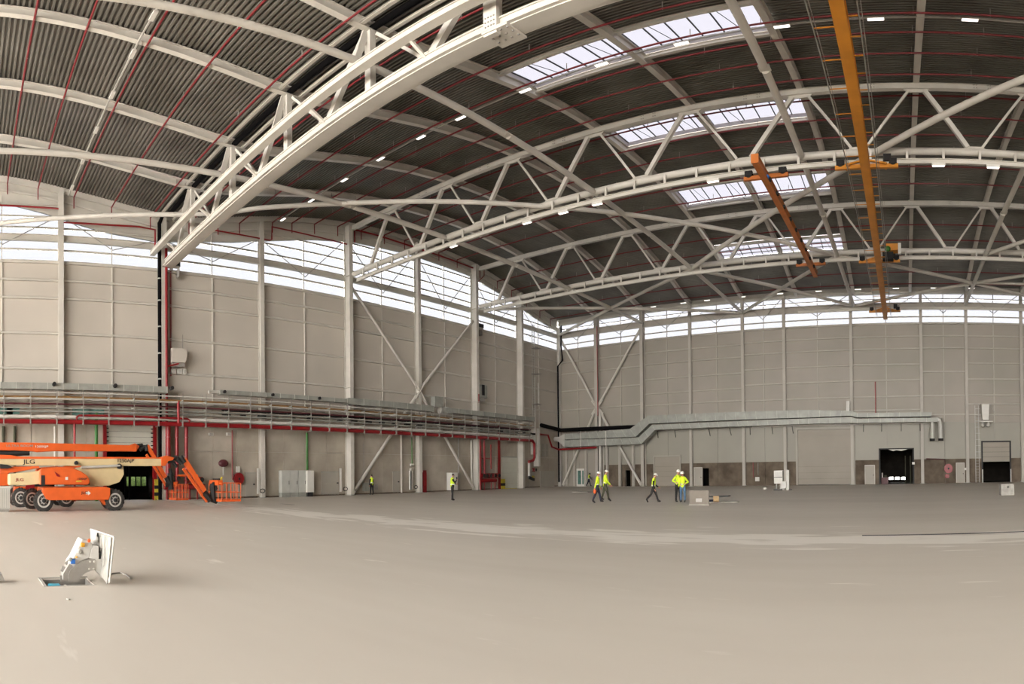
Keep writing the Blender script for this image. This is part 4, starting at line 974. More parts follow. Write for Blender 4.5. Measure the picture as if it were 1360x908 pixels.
# hose reel, sounder, wall lamps
def reel(c, n, lab, r=.45):
    t = thing('hose_reel', lab, 'hose reel', c); nx = Vector(n)
    MB().lathe(c, n, [(0, r), (.05, r), (.05, r*.55), (.22, r*.55), (.22, r), (.27, r)], 24).build('drum', M['red'], t, smooth=True)
    MB().lathe(Vector(c) + nx*.27, n, [(0, r*.2), (.05, r*.2)], 12).build('hub', M['ink'], t)
    MB().lathe(Vector(c) + nx*.07, n, [(0, r*.9), (.13, r*.9)], 20).build('hose', M['maroon'], t)
    return t
cc = (XL + .1, LY(316.5, XL+.2), LZ(316.5, 635.5, XL+.2))
t = reel(cc, (1, 0, 0), 'round red hose reel on the concrete left of the third column')
MB().box(XL, XL + .3, cc[1] - .15, cc[1] + .1, cc[2] + .5, cc[2] + .95).build('nozzle_box', M['white'], t)
MB().tube([(XL+.2, cc[1], cc[2] - .45), (XL+.2, cc[1], cc[2] - .95)], .04, 6).build('feed', M['castg'], t)
t = thing('foam_monitor', 'red valve head on a short pipe left of the hose reel', 'valve', (XL+.4, LY(296.5, XL+.4), 2))
yy = LY(296.5, XL+.4); zz = LZ(296, 615, XL+.4)
MB().ell((XL+.4, yy, zz), .2, .45, .3, 10, 7).build('valve_body', M['maroon'], t); MB().tube([(XL+.4, yy, zz - .2), (XL+.4, yy, zz - .9)], .06, 8).build('stem', M['galvw'], t)
for i, px in enumerate((281, 304.5)):
    y_ = LY(px, XL+.2); z_ = LZ(px, 576.5, XL+.2)
    t = thing('wall_lamp', 'white wall lamp below the red main, %s of two' % ('left', 'right')[i], 'lamp', (XL+.1, y_, z_))
    MB().box(XL, XL + .18, y_ - .22, y_ + .22, z_ - .12, z_ + .12).build('lamp_body', M['white'], t, bevel=.03); MB().box(XL + .18, XL + .22, y_ - .16, y_ + .16, z_ - .08, z_ + .08).build('lens', M['galvw'], t)
# cabinets
zt = LZ(390, 624.5, XL+.6); zb_ = .35
for i, (pa, pb) in enumerate(((373.5, 385.5), (385.5, 396), (396, 407))):
    y0, y1 = LY(pa, XL+.6), LY(pb, XL+.6)
    t = boxthing('floor_cabinet', 'light grey floor cabinet under the green pipe, %s in the row' % ('first', 'second', 'third')[i], 'cabinet', (XL + .1, XL + .6, y0 + .01, y1 - .01, zb_, zt), 'gcab', [('door', (XL + .6, XL + .625, y0 + .04, y1 - .04, zb_ + .05, zt - .05), 'gcab'), ('handle', (XL + .625, XL + .65, y1 - .18, y1 - .14, 1.0, 1.3), 'bar'), ('plinth', (XL + .12, XL + .58, y0 + .03, y1 - .03, 0, zb_), 'galv')])
y0, y1 = LY(407.5, XL+.8), LY(417, XL+.8)
boxthing('tall_cabinet', 'white cabinet on a dark base at the foot of the green pipe', 'cabinet', (XL + .1, XL + .8, y0, y1, .35, LZ(412, 625, XL+.8)), 'white', [('base', (XL+.15, XL+.75, y0 + .1, y1 - .1, 0, .35), 'blk'), ('door', (XL + .8, XL + .825, y0 + .06, y1 - .06, .45, 2.1), 'white')])
y0, y1 = LY(561, XL+.5), LY(566, XL+.5)
boxthing('hydrant_cabinet', 'narrow bright red cabinet beside the fifth column', 'cabinet', (XL + .1, XL + .55, y0, y1, .0, LZ(563, 627, XL+.5)), 'red', [('door', (XL + .55, XL + .57, y0+.04, y1-.04, .1, 2.1), 'red')])
y0, y1 = LY(600, XL+.9), LY(607.5, XL+.9)
boxthing('white_locker', 'white locker behind the man with the phone', 'cabinet', (XL + .1, XL + .9, y0, y1, .1, 1.85), 'white', [('door', (XL + .9, XL + .92, y0+.05, y1-.05, .2, 1.75), 'white')])
for i, (px, py) in enumerate(((353, 652), (556.5, 647), (463, 649))):
    t = thing('column_cable_coil', 'dark loop of cable low on the %s left column' % ('third', 'fifth', 'fourth')[i], 'cable', (XL + 1.0, LY(px, XL+1), .6))
    yy = LY(px - 5, XL+.9); zz = .55
    MB().tube([(XL+.95, yy + .24*math.cos(a*PI/6), zz + .15*math.sin(a*PI/6)) for a in range(13)], .035, 6).build('loop', M['bar'], t)
    MB().box(XL + .2, XL + .3, yy - .15, yy + .05, .3, 2.3).build('power_post', M['white'], t)
b = Lbox(484, 490, 641, 652, .1, .5); boxthing('pump_box', 'small grey machine box at the foot of the wall right of the fourth column', 'box', b, 'galv', [('motor', (XL+.2, XL+.6, b[3], b[3]+1.0, .4, .9), 'castg')])
pipe([(XL+.3, LY(545, XL+.3), 2.6), (XL+.3, LY(549, XL+.3), 2.6)], .12, 'white', 'small white socket head at the end of the thin green cable', 'socket')
b = Lbox(544.5, 548, 625, 650, .1, .3); boxthing('service_post', 'slim white service post left of the fifth column', 'post', b, 'white')
# ---- back wall small equipment
t = reel((BX(1259), YB - .2, BZ(1259, 622)), (0, -1, 0), 'red hose reel on the brown plinth right of the eighth back column', .5)
x_ = BX(1259); z_ = BZ(1259, 622)
MB().box(x_ - .4, x_ + .1, YB - .25, YB - .05, z_ - 1.0, z_ - .6).build('hose_box', M['red'], t)
pipe([(BX(1230), YB - .15, BZ(1230, 609)), (BX(1254.5), YB - .15, BZ(1254, 610)), (BX(1255), YB - .15, 1.2)], .06, 'maroon', 'dark red pipe along the top of the plinth to the hose reel', 'feed_pipe')
for i, (px, py, w_, h_) in enumerate(((1006, 636, .5, .45), (1282, 622.5, .3, .25), (1213, 615, .3, .25))):
    x_, z_ = BX(px), BZ(px, py)
    o = MB().box(x_ - w_/2, x_ + w_/2, YB - .3, YB - .05, z_ - h_/2, z_ + h_/2).build('socket_box', M['white']); tag(o, 'small white box on the brown plinth %s' % ('left of the white machine', 'right of the man door near the ladder', 'on the edge of the dark dock opening')[i], 'box')
pipe([(BX(1000.5), YB-.15, 2.55), (BX(1000.5), YB-.15, .9)], .05, 'redp', 'thin rusty pipe on the plinth left of the white machine', 'conduit')
pipe([(BX(1007), YB-.15, 2.5), (BX(1007), YB-.15, 1.2)], .04, 'castg', 'thin grey pipe on the plinth next to the rusty pipe', 'conduit')
xl_ = BX(1298, YB - .5)
t, bx = ladder((xl_, YB - .5, 0), .0, 8.2, 'pale ladder standing against the back wall left of the half open shutter', 'y', .42)
t.location = (xl_, YB - .5, 0)
for k in range(9): bx(-.55, -.52, -.3, .3, 2.6 + k*.65, 2.64 + k*.65).build('cage_hoop', M['galvw'], t)
# fan heater unit high on the back wall
xh0, xh1 = BX(1304, YB - 1), BX(1314.5, YB - 1)
t = thing('fan_unit', 'white fan unit on a bracket above the half open shutter', 'heater', ((xh0+xh1)/2, YB - .8, 6.3))
MB().prism([(xh0 + .1, 6.6), (xh1 - .1, 6.6), (xh1, 8.3), (xh0, 8.3)], 'y', YB - 1.2, YB - .5).build('body', M['white'], t, bevel=.02)
MB().box(xh0 - .2, xh1 + .4, YB - 1.3, YB - .2, 6.4, 6.5).build('shelf', M['white'], t)
for x in (xh0 - .6, xh1 + .8): MB().beam((x, YB - .3, 7.4), ((xh0+xh1)/2 + (x-(xh0+xh1)/2)*.55, YB - .3, 8.3), .05, .05, up=(0,1,0)).build('stay', M['castg'], t)
for x in (xh0 + .2, xh1 - .1): MB().lathe((x, YB - .9, 5.9), (0,0,1), [(0,.1),(.1,.22),(.3,.2),(.5,.08)], 10).build('valve', M['galvw'], t)

# ================================================================ CRANES
def crane(x, y0, y1, z, w_, h_, label, m, carr, half, rails=None):
    t = thing('overhead_crane', label, 'crane', (x, (y0+y1)/2, z - h_/2))
    MB().ibeam((x, y0, z), (x, y1, z), w_, h_, tf=.09, tw=w_*.75).build('girder', M[m], t)
    MB().box(x - w_*.55, x + w_*.55, y0 - .03, y0 + .05, z - h_*.55, z + h_*.55).build('end_cap', M[m], t)
    for (xa, xb, yc, zc) in carr:
        MB().beam((xa, yc, zc), (xb, yc, zc), .22, .24).build('end_carriage', M[m], t)
        for xx in (xa + .3, xb - .3):
            MB().lathe((xx, yc - .15, zc + .22), (0,1,0), [(0,.2),(.3,.2)], 14).build('wheel_set', M['blk'], t)
            MB().box(xx - .22, xx + .22, yc - .22, yc + .22, zc + .1, zc + .42).build('motor', M['blk'], t)
        if half > 1.5:
            for s_ in (-1, 1):
                for yy in (-.35, .35):
                    MB().beam((x + s_*.2, yc + yy*.2, zc + .35), (x + s_*1.15, yc + yy, zc), .1, .1, up=(0,1,0)).build('knee_brace', M[m], t)
            MB().box(x + half*.55, x + half*.8, yc - .1, yc + .2, zc + .3, zc + .75).build('festoon_motor', M['blk'], t)
    return t
c1 = crane(-1.85, 8, 69.0, 17.9, .48, .62, 'long amber overhead crane girder running away through the upper right', 'crane', [(-3.6, -.05, 33.2, 18.2), (-3.6, -.05, 51.1, 18.4), (-3.7, -.1, 68.0, 18.3)], 1.75)
for dx, n_ in ((-1.0, 26), (.62, 44)):
    q = MB().tube([(-1.85 + dx, 8, 17.85), (-1.85 + dx, 40, 17.85), (-1.85 + dx, 68, 17.85)], .028, 8); q.build('festoon_rail', M['galv'], c1, smooth=True)
    q = MB().tube([(-1.85 + dx + .12, 8, 17.75), (-1.85 + dx + .12, 40, 17.75), (-1.85 + dx + .12, 68, 17.75)], .014, 6); q.build('cable_line', M['castg'], c1)
    for k in range(n_): 
        yk = 9 + k * 58 / n_; MB().box(min(-1.85, -1.85 + dx), max(-1.85, -1.85 + dx), yk - .025, yk + .025, 17.9, 17.94).build('bracket_arm', M['crane'], c1)
h = thing('crane_hoist', 'orange hoist trolley with green motor on the long amber crane', 'hoist', (-1.6, 49.5, 18.2))
MB().box(-1.2, .0, 49.6, 50.5, 18.85, 19.4).build('drum_housing', M['crane'], h); MB().ell((-1.05, 49.3, 18.85), .24, .22, .24).build('green_motor', M['green'], h, smooth=True)
MB().box(-.2, .05, 49.5, 49.8, 18.5, 19.4).build('control_panel', M['white'], h); MB().box(-1.5, -.6, 49.3, 50.0, 18.0, 18.6).build('gearbox', M['blk'], h)
c2 = crane(-7.6, 30.6, 52.6, 17.95, .38, .5, 'shorter deep orange crane girder left of the long amber one', 'craned', [(-8.9, -6.3, 33.2, 18.05), (-9.1, -6.5, 51.1, 18.4)], 1.2)
MB().ell((-7.5, 32.9, 17.9), .16, .16, .16, 8, 6).build('blue_motor', M['blue'], c2)
for k in range(9): MB().box(-7.42, -7.3, 33 + k*2.1, 33.3 + k*2.1, 17.75, 17.95).build('cable_trolley', M['blk'], c2)

# ================================================================ BOOM LIFTS
def XP(px, py, x): p = U(px, py, 'x', x); return (p.y, p.z)
def wheel(t, c, r=.56, w_=.42, rim='rim'):
    g = MB()
    g.lathe((c[0] - w_/2, c[1], c[2]), (1,0,0), [(0, r*.62), (.02, r*.86), (.08, r*.97), (w_-.08, r*.97), (w_-.02, r*.86), (w_, r*.62)], 28)
    for k in range(18):
        a = 2*PI*k/18
        for s_ in (-1, 1):
            p0 = Vector((c[0] + s_*.02, c[1] + math.cos(a)*r*.98, c[2] + math.sin(a)*r*.98)); a2 = a + s_*.13
            p1 = Vector((c[0] + s_*w_*.46, c[1] + math.cos(a2)*r*.93, c[2] + math.sin(a2)*r*.93)); g.beam(p0, p1, .07, .06, up=(0, math.cos(a), math.sin(a)))
    w_o = g.build('wheel', M['rubber'], t)
    MB().lathe((c[0] + w_/2 - .05, c[1], c[2]), (1,0,0), [(0, r*.64), (.06, r*.64), (.07, r*.56), (.03, r*.42), (.02, r*.3), (.08, r*.26), (.08, .001)], 24).build('wheel_rim', M[rim], w_o, smooth=True)
    MB().lathe((c[0] + w_/2, c[1], c[2]), (1,0,0), [(0, r*.2), (.1, r*.2), (.12, r*.12)], 14).build('wheel_hub', M['ink'], w_o)
    for k in range(8):
        a = 2*PI*k/8; MB().box(c[0]+w_/2, c[0]+w_/2+.04, c[1]+math.cos(a)*r*.34-.02, c[1]+math.cos(a)*r*.34+.02, c[2]+math.sin(a)*r*.34-.02, c[2]+math.sin(a)*r*.34+.02).build('wheel_nut', M['castg'], w_o)
def basket(t, pts, x0, x1, m='orange'):
    (ya, zb), (yb, zt) = pts; zm = zb + (zt - zb) * .5
    MB().box(x0, x1, ya, yb, zb, zb + .12).build('basket_floor', M[m], t)
    q = MB()
    for x in (x0, x1):
        for z in (zm, zt): q.tube([(x, ya, z), (x, yb, z)], .022, 6)
        for k in range(5): y = ya + (yb-ya)*k/4; q.tube([(x, y, zb), (x, y, zt)], .02, 6)
    for y in (ya, yb):
        for z in (zm, zt): q.tube([(x0, y, z), (x1, y, z)], .022, 6)
        for k in range(1, 4): x = x0 + (x1-x0)*k/4; q.tube([(x, y, zb), (x, y, zt)], .02, 6)
    q.build('basket_rail', M[m], t)
    MB().box(x0 + .3, x1 - .3, ya - .1, ya + .22, zt - .12, zt + .16).build('control_console', M[m], t)
    MB().box(x0 + .5, x1 - .5, ya + .05, ya + .15, zt + .16, zt + .26).build('joystick_guard', M['ink'], t)
def text(s, name, m, p, size, rot, parent, ext=.004, sx=1):
    cu = bpy.data.curves.new(name, 'FONT'); cu.body = s; cu.size = size; cu.extrude = ext; cu.align_x = 'LEFT'; cu.offset = size*.012
    o = bpy.data.objects.new(name, cu); C.objects.link(o); dg = bpy.context.evaluated_depsgraph_get()
    me = bpy.data.meshes.new_from_object(o.evaluated_get(dg)); bpy.data.objects.remove(o); bpy.data.curves.remove(cu)
    me.transform(Matrix.Diagonal((sx, 1, 1, 1))); me.transform(rot.to_4x4()); me.materials.clear(); me.materials.append(M[m])
    o = bpy.data.objects.new(name, me); C.objects.link(o); o.parent = parent; o.location = Vector(p) - worldpos(parent); return o
ROTX = Matrix(((0,0,1),(1,0,0),(0,1,0)))          # text reading along +y, facing +x
# ---- near lift
A = thing('boom_lift', 'nearest boom lift, with long cream boom, by the left wall', 'boom lift', (-33.2, 6, 0), 'boom lifts')
XN = -32.1
for px, py in ((58.5, 665.5), (152, 664.5)):
    y = Fl(px, 679 if px < 100 else 677.5).y; wheel(A, (-32.32, y, .53))
wheel(A, (-34.6, 3.55, .53)); wheel(A, (-34.6, 8.2, .53))
ya, yb_ = XP(60, 655, XN)[0], XP(146, 655, XN)[0]
MB().prism([(ya + .05, .62), (ya + .2, .55), (yb_ - .1, .55), (yb_, .75), (yb_, 1.14), (yb_ - .3, 1.20), (ya - .15, 1.18), (ya - .2, 1.0)], 'x', -34.4, -32.0).build('chassis', M['orange'], A, bevel=.03)
for y in (3.95, 8.05): MB().tube([(-34.4, y, .53), (-32.4, y, .53)], .12, 10).build('axle', M['orange'], A)
MB().prism([XP(138, 657, XN), XP(150, 664, XN), XP(140, 671, XN), XP(131, 661, XN)], 'x', -32.7, -32.25).build('axle_bracket', M['orange'], A)
MB().lathe((-33.2, 6.0, 1.28), (0,0,1), [(0,.75),(.18,.75)], 24).build('slew_ring', M['blk'], A)
hood = [XP(*p, -32.0) for p in ((53, 643.5), (53, 624), (57, 621.5), (80, 619.5), (97, 621), (108, 625.5), (116, 631), (119.5, 637), (119.5, 641), (117, 643.5))]
MB().prism(hood, 'x', -32.75, -32.05).build('engine_hood', M['orange'], A, bevel=.06)
MB().box(-32.05, -32.03, XP(54.5, 630, XN)[0], XP(59.5, 630, XN)[0], XP(57, 644, XN)[1], XP(57, 631, XN)[1]).build('hood_vent', M['ink'], A)
MB().box(-32.05, -32.02, XP(86.5, 635, XN)[0], XP(90, 635, XN)[0], XP(88, 637, XN)[1], XP(88, 633.2, XN)[1]).build('white_sticker', M['white'], A)
MB().prism([XP(72, 626, XN), XP(79, 631, XN), XP(79, 633.5, XN), XP(75, 632, XN)], 'x', -32.06, -32.0).build('hood_latch', M['red'], A)
MB().box(-32.05, -32.02, XP(101, 638, XN)[0], XP(108, 638, XN)[0], XP(104, 639.6, XN)[1], XP(104, 638.2, XN)[1]).build('yellow_sticker', M['yellow'], A)
MB().prism([(p[0], p[1] + .05) for p in hood], 'x', -34.3, -33.7).build('far_hood', M['orange'], A, bevel=.06)
tanp = [XP(*p, -32.6) for p in ((112, 645), (98, 622), (120, 619), (165, 616), (166, 630), (160, 640), (146, 645))]
MB().prism(tanp, 'x', -33.5, -32.8).build('boom_tower', M['tan'], A, bevel=.03)
MB().prism([XP(*p, -32.6) for p in ((12, 644), (12, 629), (53, 625), (53, 642.5), (30, 644.5))], 'x', -34.0, -32.3).build('counterweight', M['tan'], A, bevel=.05)
MB().prism([XP(*p, -32.6) for p in ((0, 620), (12, 619.5), (53, 618.5), (53, 621), (20, 627), (0, 628.5))], 'x', -33.5, -32.9).build('lower_link', M['orange'], A, bevel=.03)
MB().prism([XP(*p, -32.6) for p in ((75, 621), (100, 616.5), (127, 614.5), (128, 617.5), (108, 620), (84, 623))], 'x', -33.45, -33.0).build('lift_link', M['orange'], A, bevel=.02)
a, b = XP(108, 620.5, -32.6), XP(160, 618, -32.6); MB().tube([(-32.7, *a), (-32.7, *b)], .07, 10).build('lift_cylinder', M['galvw'], A, smooth=True)
MB().tube([(-32.95, *XP(158, 619, -32.8)), (-32.65, *XP(158, 619, -32.8))], .14, 12).build('pivot_pin', M['ink'], A)
MB().tube([(-32.95, *XP(101, 614.5, -32.8)), (-32.65, *XP(101, 614.5, -32.8))], .1, 12).build('pivot_pin', M['ink'], A)
MB().prism([XP(*p, -32.8) for p in ((-60, 609.5), (215, 608.5), (215, 618.5), (118, 618.5), (-60, 617))], 'x', -33.4, -32.9).build('main_boom', M['tan'], A, bevel=.02)
MB().prism([XP(*p, -32.8) for p in ((-60, 606), (215, 607), (215, 608.8), (-60, 609.2))], 'x', -33.42, -32.88).build('boom_top_strip', M['orange'], A)
MB().prism([XP(*p, -32.8) for p in ((0, 603.5), (14, 604), (30, 606.8), (0, 606.8))], 'x', -33.4, -32.9).build('boom_tip_fairing', M['orange'], A)
MB().prism([XP(*p, -32.8) for p in ((0, 619), (0, 616), (10, 617), (16, 620), (10, 622), (0, 622))], 'x', -33.6, -32.7).build('black_shroud', M['ink'], A)
MB().prism([XP(*p, -32.8) for p in ((215, 607), (222, 604.5), (232, 607.5), (230, 611), (224, 612), (220, 618.5), (215, 618.5))], 'x', -33.35, -32.85).build('boom_head', M['orange'], A, bevel=.02)
for p0, p1, r in (((228, 609), (236, 607), .12), ((236, 607), (240, 612), .13), ((241, 606), (246, 614), .15), ((224, 613), (232, 612), .1), ((230, 612), (236, 620), .1), ((236, 609), (243, 615), .14)):
    a, b = XP(*p0, -32.9), XP(*p1, -32.9); MB().tube([(-33.05, *a), (-33.05, *b)], r, 8).build('hose_loop', M['ink'], A)
for p0, p1 in (((245, 609.5), (272, 652)), ((244, 622), (275.5, 666))):
    a, b = XP(*p0, -33), XP(*p1, -33); MB().beam((-33.1, *a), (-33.1, *b), .26 if p0[1] < 615 else .14, .26 if p0[1] < 615 else .14, up=(1, 0, 0)).build('jib_arm', M['orange'], A)
for p0, p1, r in (((272, 654), (280, 664), .2), ((283, 642), (284, 664), .17), ((279, 662), (289, 666), .14), ((284, 640), (288, 650), .12)):
    a, b = XP(*p0, -33), XP(*p1, -33); MB().tube([(-33.1, *a), (-33.1, *b)], r, 8).build('rotator', M['ink'], A)
ba, bb = XP(287, 665, -33), XP(312, 641, -33)
basket(A, ((ba[0], ba[1] - .02), (bb[0], bb[1])), -34.1, -32.2)
MB().tube([(-33.9, *XP(300, 639, -33)), (-33.9, *XP(303, 633.5, -33))], .06, 8).build('work_light', M['yellow'], A)
text('JLG', 'boom_lettering', 'ink', (-32.885, *XP(31, 615.5, -32.9)), .30, ROTX, A, sx=1.5)
text('1250AJP', 'boom_lettering', 'ink', (-32.885, *XP(155, 613.5, -32.9)), .24, ROTX, A, sx=1.25)
text('JLG', 'chassis_lettering', 'ink', (-31.985, *XP(108, 655.7, -32.0)), .17, ROTX, A, sx=1.4)
MB().prism([XP(*p, -32.0) for p in ((114, 653.2), (117, 653.2), (117, 651.8), (120.5, 654.7), (117, 657.6), (117, 656.2), (114, 656.2))], 'x', -32.0, -31.985).build('white_arrow', M['white'], A)
text('1250AJP', 'hood_lettering', 'ink', (-32.04, *XP(102.5, 636.8, -32.1)), .13, ROTX, A, sx=1.2)
text('JLG', 'link_lettering', 'red', (-32.29, *XP(21, 638.5, -32.3)), .2, ROTX, A, sx=1.5)
# ---- far lift
B = thing('boom_lift', 'farther boom lift with long orange boom, half hidden behind the cream one', 'boom lift', (-37.2, 4, 0), 'boom lifts')
for px in (27.5, 88): 
    y = U(px, 660, 'x', -36.6).y; wheel(B, (-36.7, y, .53)); wheel(B, (-38.9, y - .1, .53))
y0 = U(20, 655, 'x', -36.6).y; y1 = U(98, 655, 'x', -36.6).y
MB().box(-38.6, -37.0, y0, y1, .55, 1.15).build('chassis', M['orange'], B, bevel=.03)
MB().box(-36.95, -36.9, U(34, 650, 'x', -36.9).y, U(46, 650, 'x', -36.9).y, .9, 1.4).build('red_panel', M['red'], B)
MB().lathe((-37.8, (y0+y1)/2, 1.15), (0,0,1), [(0,.8),(.3,.8)], 20).build('slew_ring', M['blk'], B)
MB().prism([XP(*p, -37) for p in ((-40, 645), (-40, 622), (12, 624), (12, 645))], 'x', -38.7, -37.0).build('engine_hood', M['orange'], B, bevel=.06)
MB().prism([XP(*p, -37.4) for p in ((-60, 586.5), (40, 587.3), (183, 591), (183, 599), (72, 598.6), (50, 600), (45, 599), (20, 598), (-60, 597))], 'x', -38.1, -37.6).build('main_boom', M['orange'], B, bevel=.03)
a, b = XP(-20, 603.5, -37.4), XP(40, 599.5, -37.4); MB().tube([(-37.85, *a), (-37.85, *b)], .2, 12).build('lift_cylinder', M['ink'], B, smooth=True)
MB().prism([XP(*p, -37.4) for p in ((170, 592), (181, 588), (187, 592), (184, 597), (176, 599), (170, 599))], 'x', -38.0, -37.7).build('boom_head', M['orange'], B, bevel=.02)
for p0, p1, r in (((184, 592), (192, 591), .14), ((188, 597), (195, 592), .12), ((196, 590), (198, 598), .14)):
    a, b = XP(*p0, -37.4), XP(*p1, -37.4); MB().tube([(-37.85, *a), (-37.85, *b)], r, 8).build('hose_loop', M['ink'], B)
for p0, p1, w_ in (((198, 591), (206, 605), .22), ((206, 605), (222, 634), .24), ((197, 603), (224, 646), .14)):
    a, b = XP(*p0, -37.4), XP(*p1, -37.4); MB().beam((-37.85, *a), (-37.85, *b), w_, w_, up=(1,0,0)).build('jib_arm', M['orange'], B)
for p0, p1, r in (((224, 633), (231, 646), .2), ((229, 628), (230, 650), .2), ((222, 644), (234, 643), .15), ((228, 622), (232, 632), .1)):
    a, b = XP(*p0, -37.4), XP(*p1, -37.4); MB().tube([(-37.85, *a), (-37.85, *b)], r, 8).build('rotator', M['ink'], B)
ba, bb = XP(234, 662, -37.4), XP(250, 643, -37.4); basket(B, ((ba[0], .25), (bb[0], bb[1])), -38.8, -37.4)
text('1200SJP', 'boom_lettering', 'white', (-37.59, *XP(46, 594, -37.6)), .17, ROTX, B, sx=1.6)
text('ULTRA BOOM', 'boom_lettering', 'galv', (-37.59, *XP(8, 593, -37.6)), .17, ROTX, B, sx=1.6)
cr = thing('plastic_crate', 'ribbed pale grey crate standing at the left edge of the picture', 'crate', (-32, 1.6, 0))
ca, cb = XP(-8, 662, -31.9), XP(13.5, 645.5, -31.9); MB().box(-33.2, -31.9, ca[0], cb[0], .12, cb[1]).build('crate_body', M['galvw'], cr)
for k in range(9): MB().box(-31.9, -31.86, ca[0] + k*(cb[0]-ca[0])/9 + .02, ca[0] + k*(cb[0]-ca[0])/9 + .06, .2, cb[1] - .12).build('crate_rib', M['white'], cr)
MB().box(-33.22, -31.85, ca[0] - .02, cb[0] + .02, cb[1] - .1, cb[1]).build('crate_rim', M['white'], cr)
MB().box(-33.1, -32.0, ca[0] + .05, cb[0] - .05, 0, .12).build('pallet_feet', M['castg'], cr)

# ================================================================ FOREGROUND SERVICE UNIT
S = thing('popup_service_unit', 'white and grey supply unit swung out of a floor pit, left foreground', 'service unit', (-10.7, 1.8, 0))
def SP(px, py, x=-10.5): p = U(px, py, 'x', x); return (p.y, p.z)
# curved grey arm plates
outer = [(92, 772), (91, 764), (94, 757), (100, 751), (108, 746), (116, 743), (127, 742.5)]
inner = [(127, 757), (121, 758), (114, 761), (109, 765), (106, 770), (105, 773)]
arm = [SP(*p, -10.45) for p in outer + inner]; arm = [(a, max(b, -.35)) for a, b in arm]
for x in (-10.48, -10.78): MB().prism(arm, 'x', x - .03, x).build('arm_plate', M['castg'], S)
q = MB()
for a, b in zip(outer, outer[1:]): q.beam((-10.63, *SP(*a)), (-10.63, *SP(*b)), .28, .02, up=(1,0,0))
q.build('arm_web', M['castg'], S)
MB().prism([SP(*p) for p in ((84, 770), (84, 762), (92, 748.5), (97, 751), (92, 762), (91, 771))], 'x', -10.8, -10.5).build('arm_foot', M['castg'], S)
body = [SP(*p) for p in ((91, 748), (97, 740), (107, 719), (109, 715.5), (119, 718), (123.5, 723.5), (119, 741), (108, 745), (99, 755))]
MB().prism(body, 'x', -10.9, -10.5).build('socket_cabinet', M['castw'], S, bevel=.02)
MB().prism([SP(*p) for p in ((118, 741.5), (121, 730), (124, 724), (131.5, 725), (131.5, 743), (126, 743.5))], 'x', -10.85, -10.5).build('hose_housing', M['castw'], S, bevel=.015)
MB().prism([SP(*p) for p in ((131.5, 741), (137, 724), (138, 727), (134, 743), (131.5, 743))], 'x', -10.8, -10.52).build('dark_gap', M['ink'], S)
MB().prism([SP(*p) for p in ((124, 742), (137, 742.5), (137, 768.5), (132, 762), (127, 758))], 'x', -10.8, -10.5).build('lower_cover', M['castw'], S, bevel=.01)
# face plate with sockets, on the slanted left face
def face(px, py, r, m, name, sq=False):
    y, z = SP(px, py)
    if sq: MB().box(-10.5, -10.44, y - r, y + r, z - r, z + r).build(name, M[m], S, bevel=.008)
    else: MB().lathe((-10.5, y, z), (1, .0, 0), [(0, r), (.03, r), (.04, r*.7), (.05, r*.7)], 16).build(name, M[m], S, smooth=True)
face(96.5, 745, .04, 'blue', 'blue_socket', True); face(93.5, 742.5, .03, 'galv', 'grey_socket', True)
face(109.5, 723, .034, 'amber', 'amber_socket', True); face(118, 717.5, .03, 'orange', 'orange_lamp')
face(105.5, 732, .042, 'galvw', 'round_socket'); face(101.3, 739.5, .016, 'amber', 'small_lamp')
for px, py in ((119.5, 745.5), (124.8, 745.3), (118, 755), (124, 755)): face(px, py, .017, 'white', 'bolt_head')
# lid: framed plate standing upright on the right
zt = SP(128, 706)[1]
L4 = [SP(*p) for p in ((127.5, 705.5), (144.5, 710), (143, 722), (138.5, 769))]
lid = MB()
lid.add([(-10.15, SP(143.5, 711)[0], SP(143.5, 711)[1]), (-11.0, SP(129, 706.5)[0], SP(129, 706.5)[1]), (-11.0, SP(131, 740)[0], .28), (-10.15, SP(138, 769)[0], .02)], [(0,1,2,3)])
lo = lid.build('lid_plate', M['dusty'], S); so = lo.modifiers.new('th', 'SOLIDIFY'); so.thickness = .03
def fr(p, q_, r=.018): MB().tube([p, q_], r, 6).build('lid_frame', M['galvw'], S)
pa = (-10.1, *SP(144.5, 710)); pb = (-10.1, *SP(138.5, 769)); pc = (-11.0, *SP(128, 706)); pd = (-10.6, *SP(137, 714)); pe = (-10.1, *SP(141, 714)); pf = (-10.5, *SP(134, 745))
fr(pa, pb); fr(pc, pa); fr(pc, pf, .014); fr(pd, pb, .014); fr((-10.3, *SP(139.5, 712)), (-10.3, *SP(136.5, 766)), .014)
MB().ell((-10.65, *SP(130, 716)), .07, .06, .07, 10, 7).build('round_cap', M['castw'], S, smooth=True)
for y_a, y_b in (((-10.55), .0), ((-10.3), .0)): fr((y_a, *SP(133.5 if y_a < -10.5 else 139, 712, y_a)), (y_a, *SP(134.5 if y_a < -10.5 else 137, 752, y_a)), .012)
for px in (131, 136.5, 141): MB().box(-10.6, -10.56, SP(px, 712)[0] - .012, SP(px, 712)[0] + .012, SP(px, 713)[1], SP(px, 708)[1]).build('lid_clip', M['ink'], S)
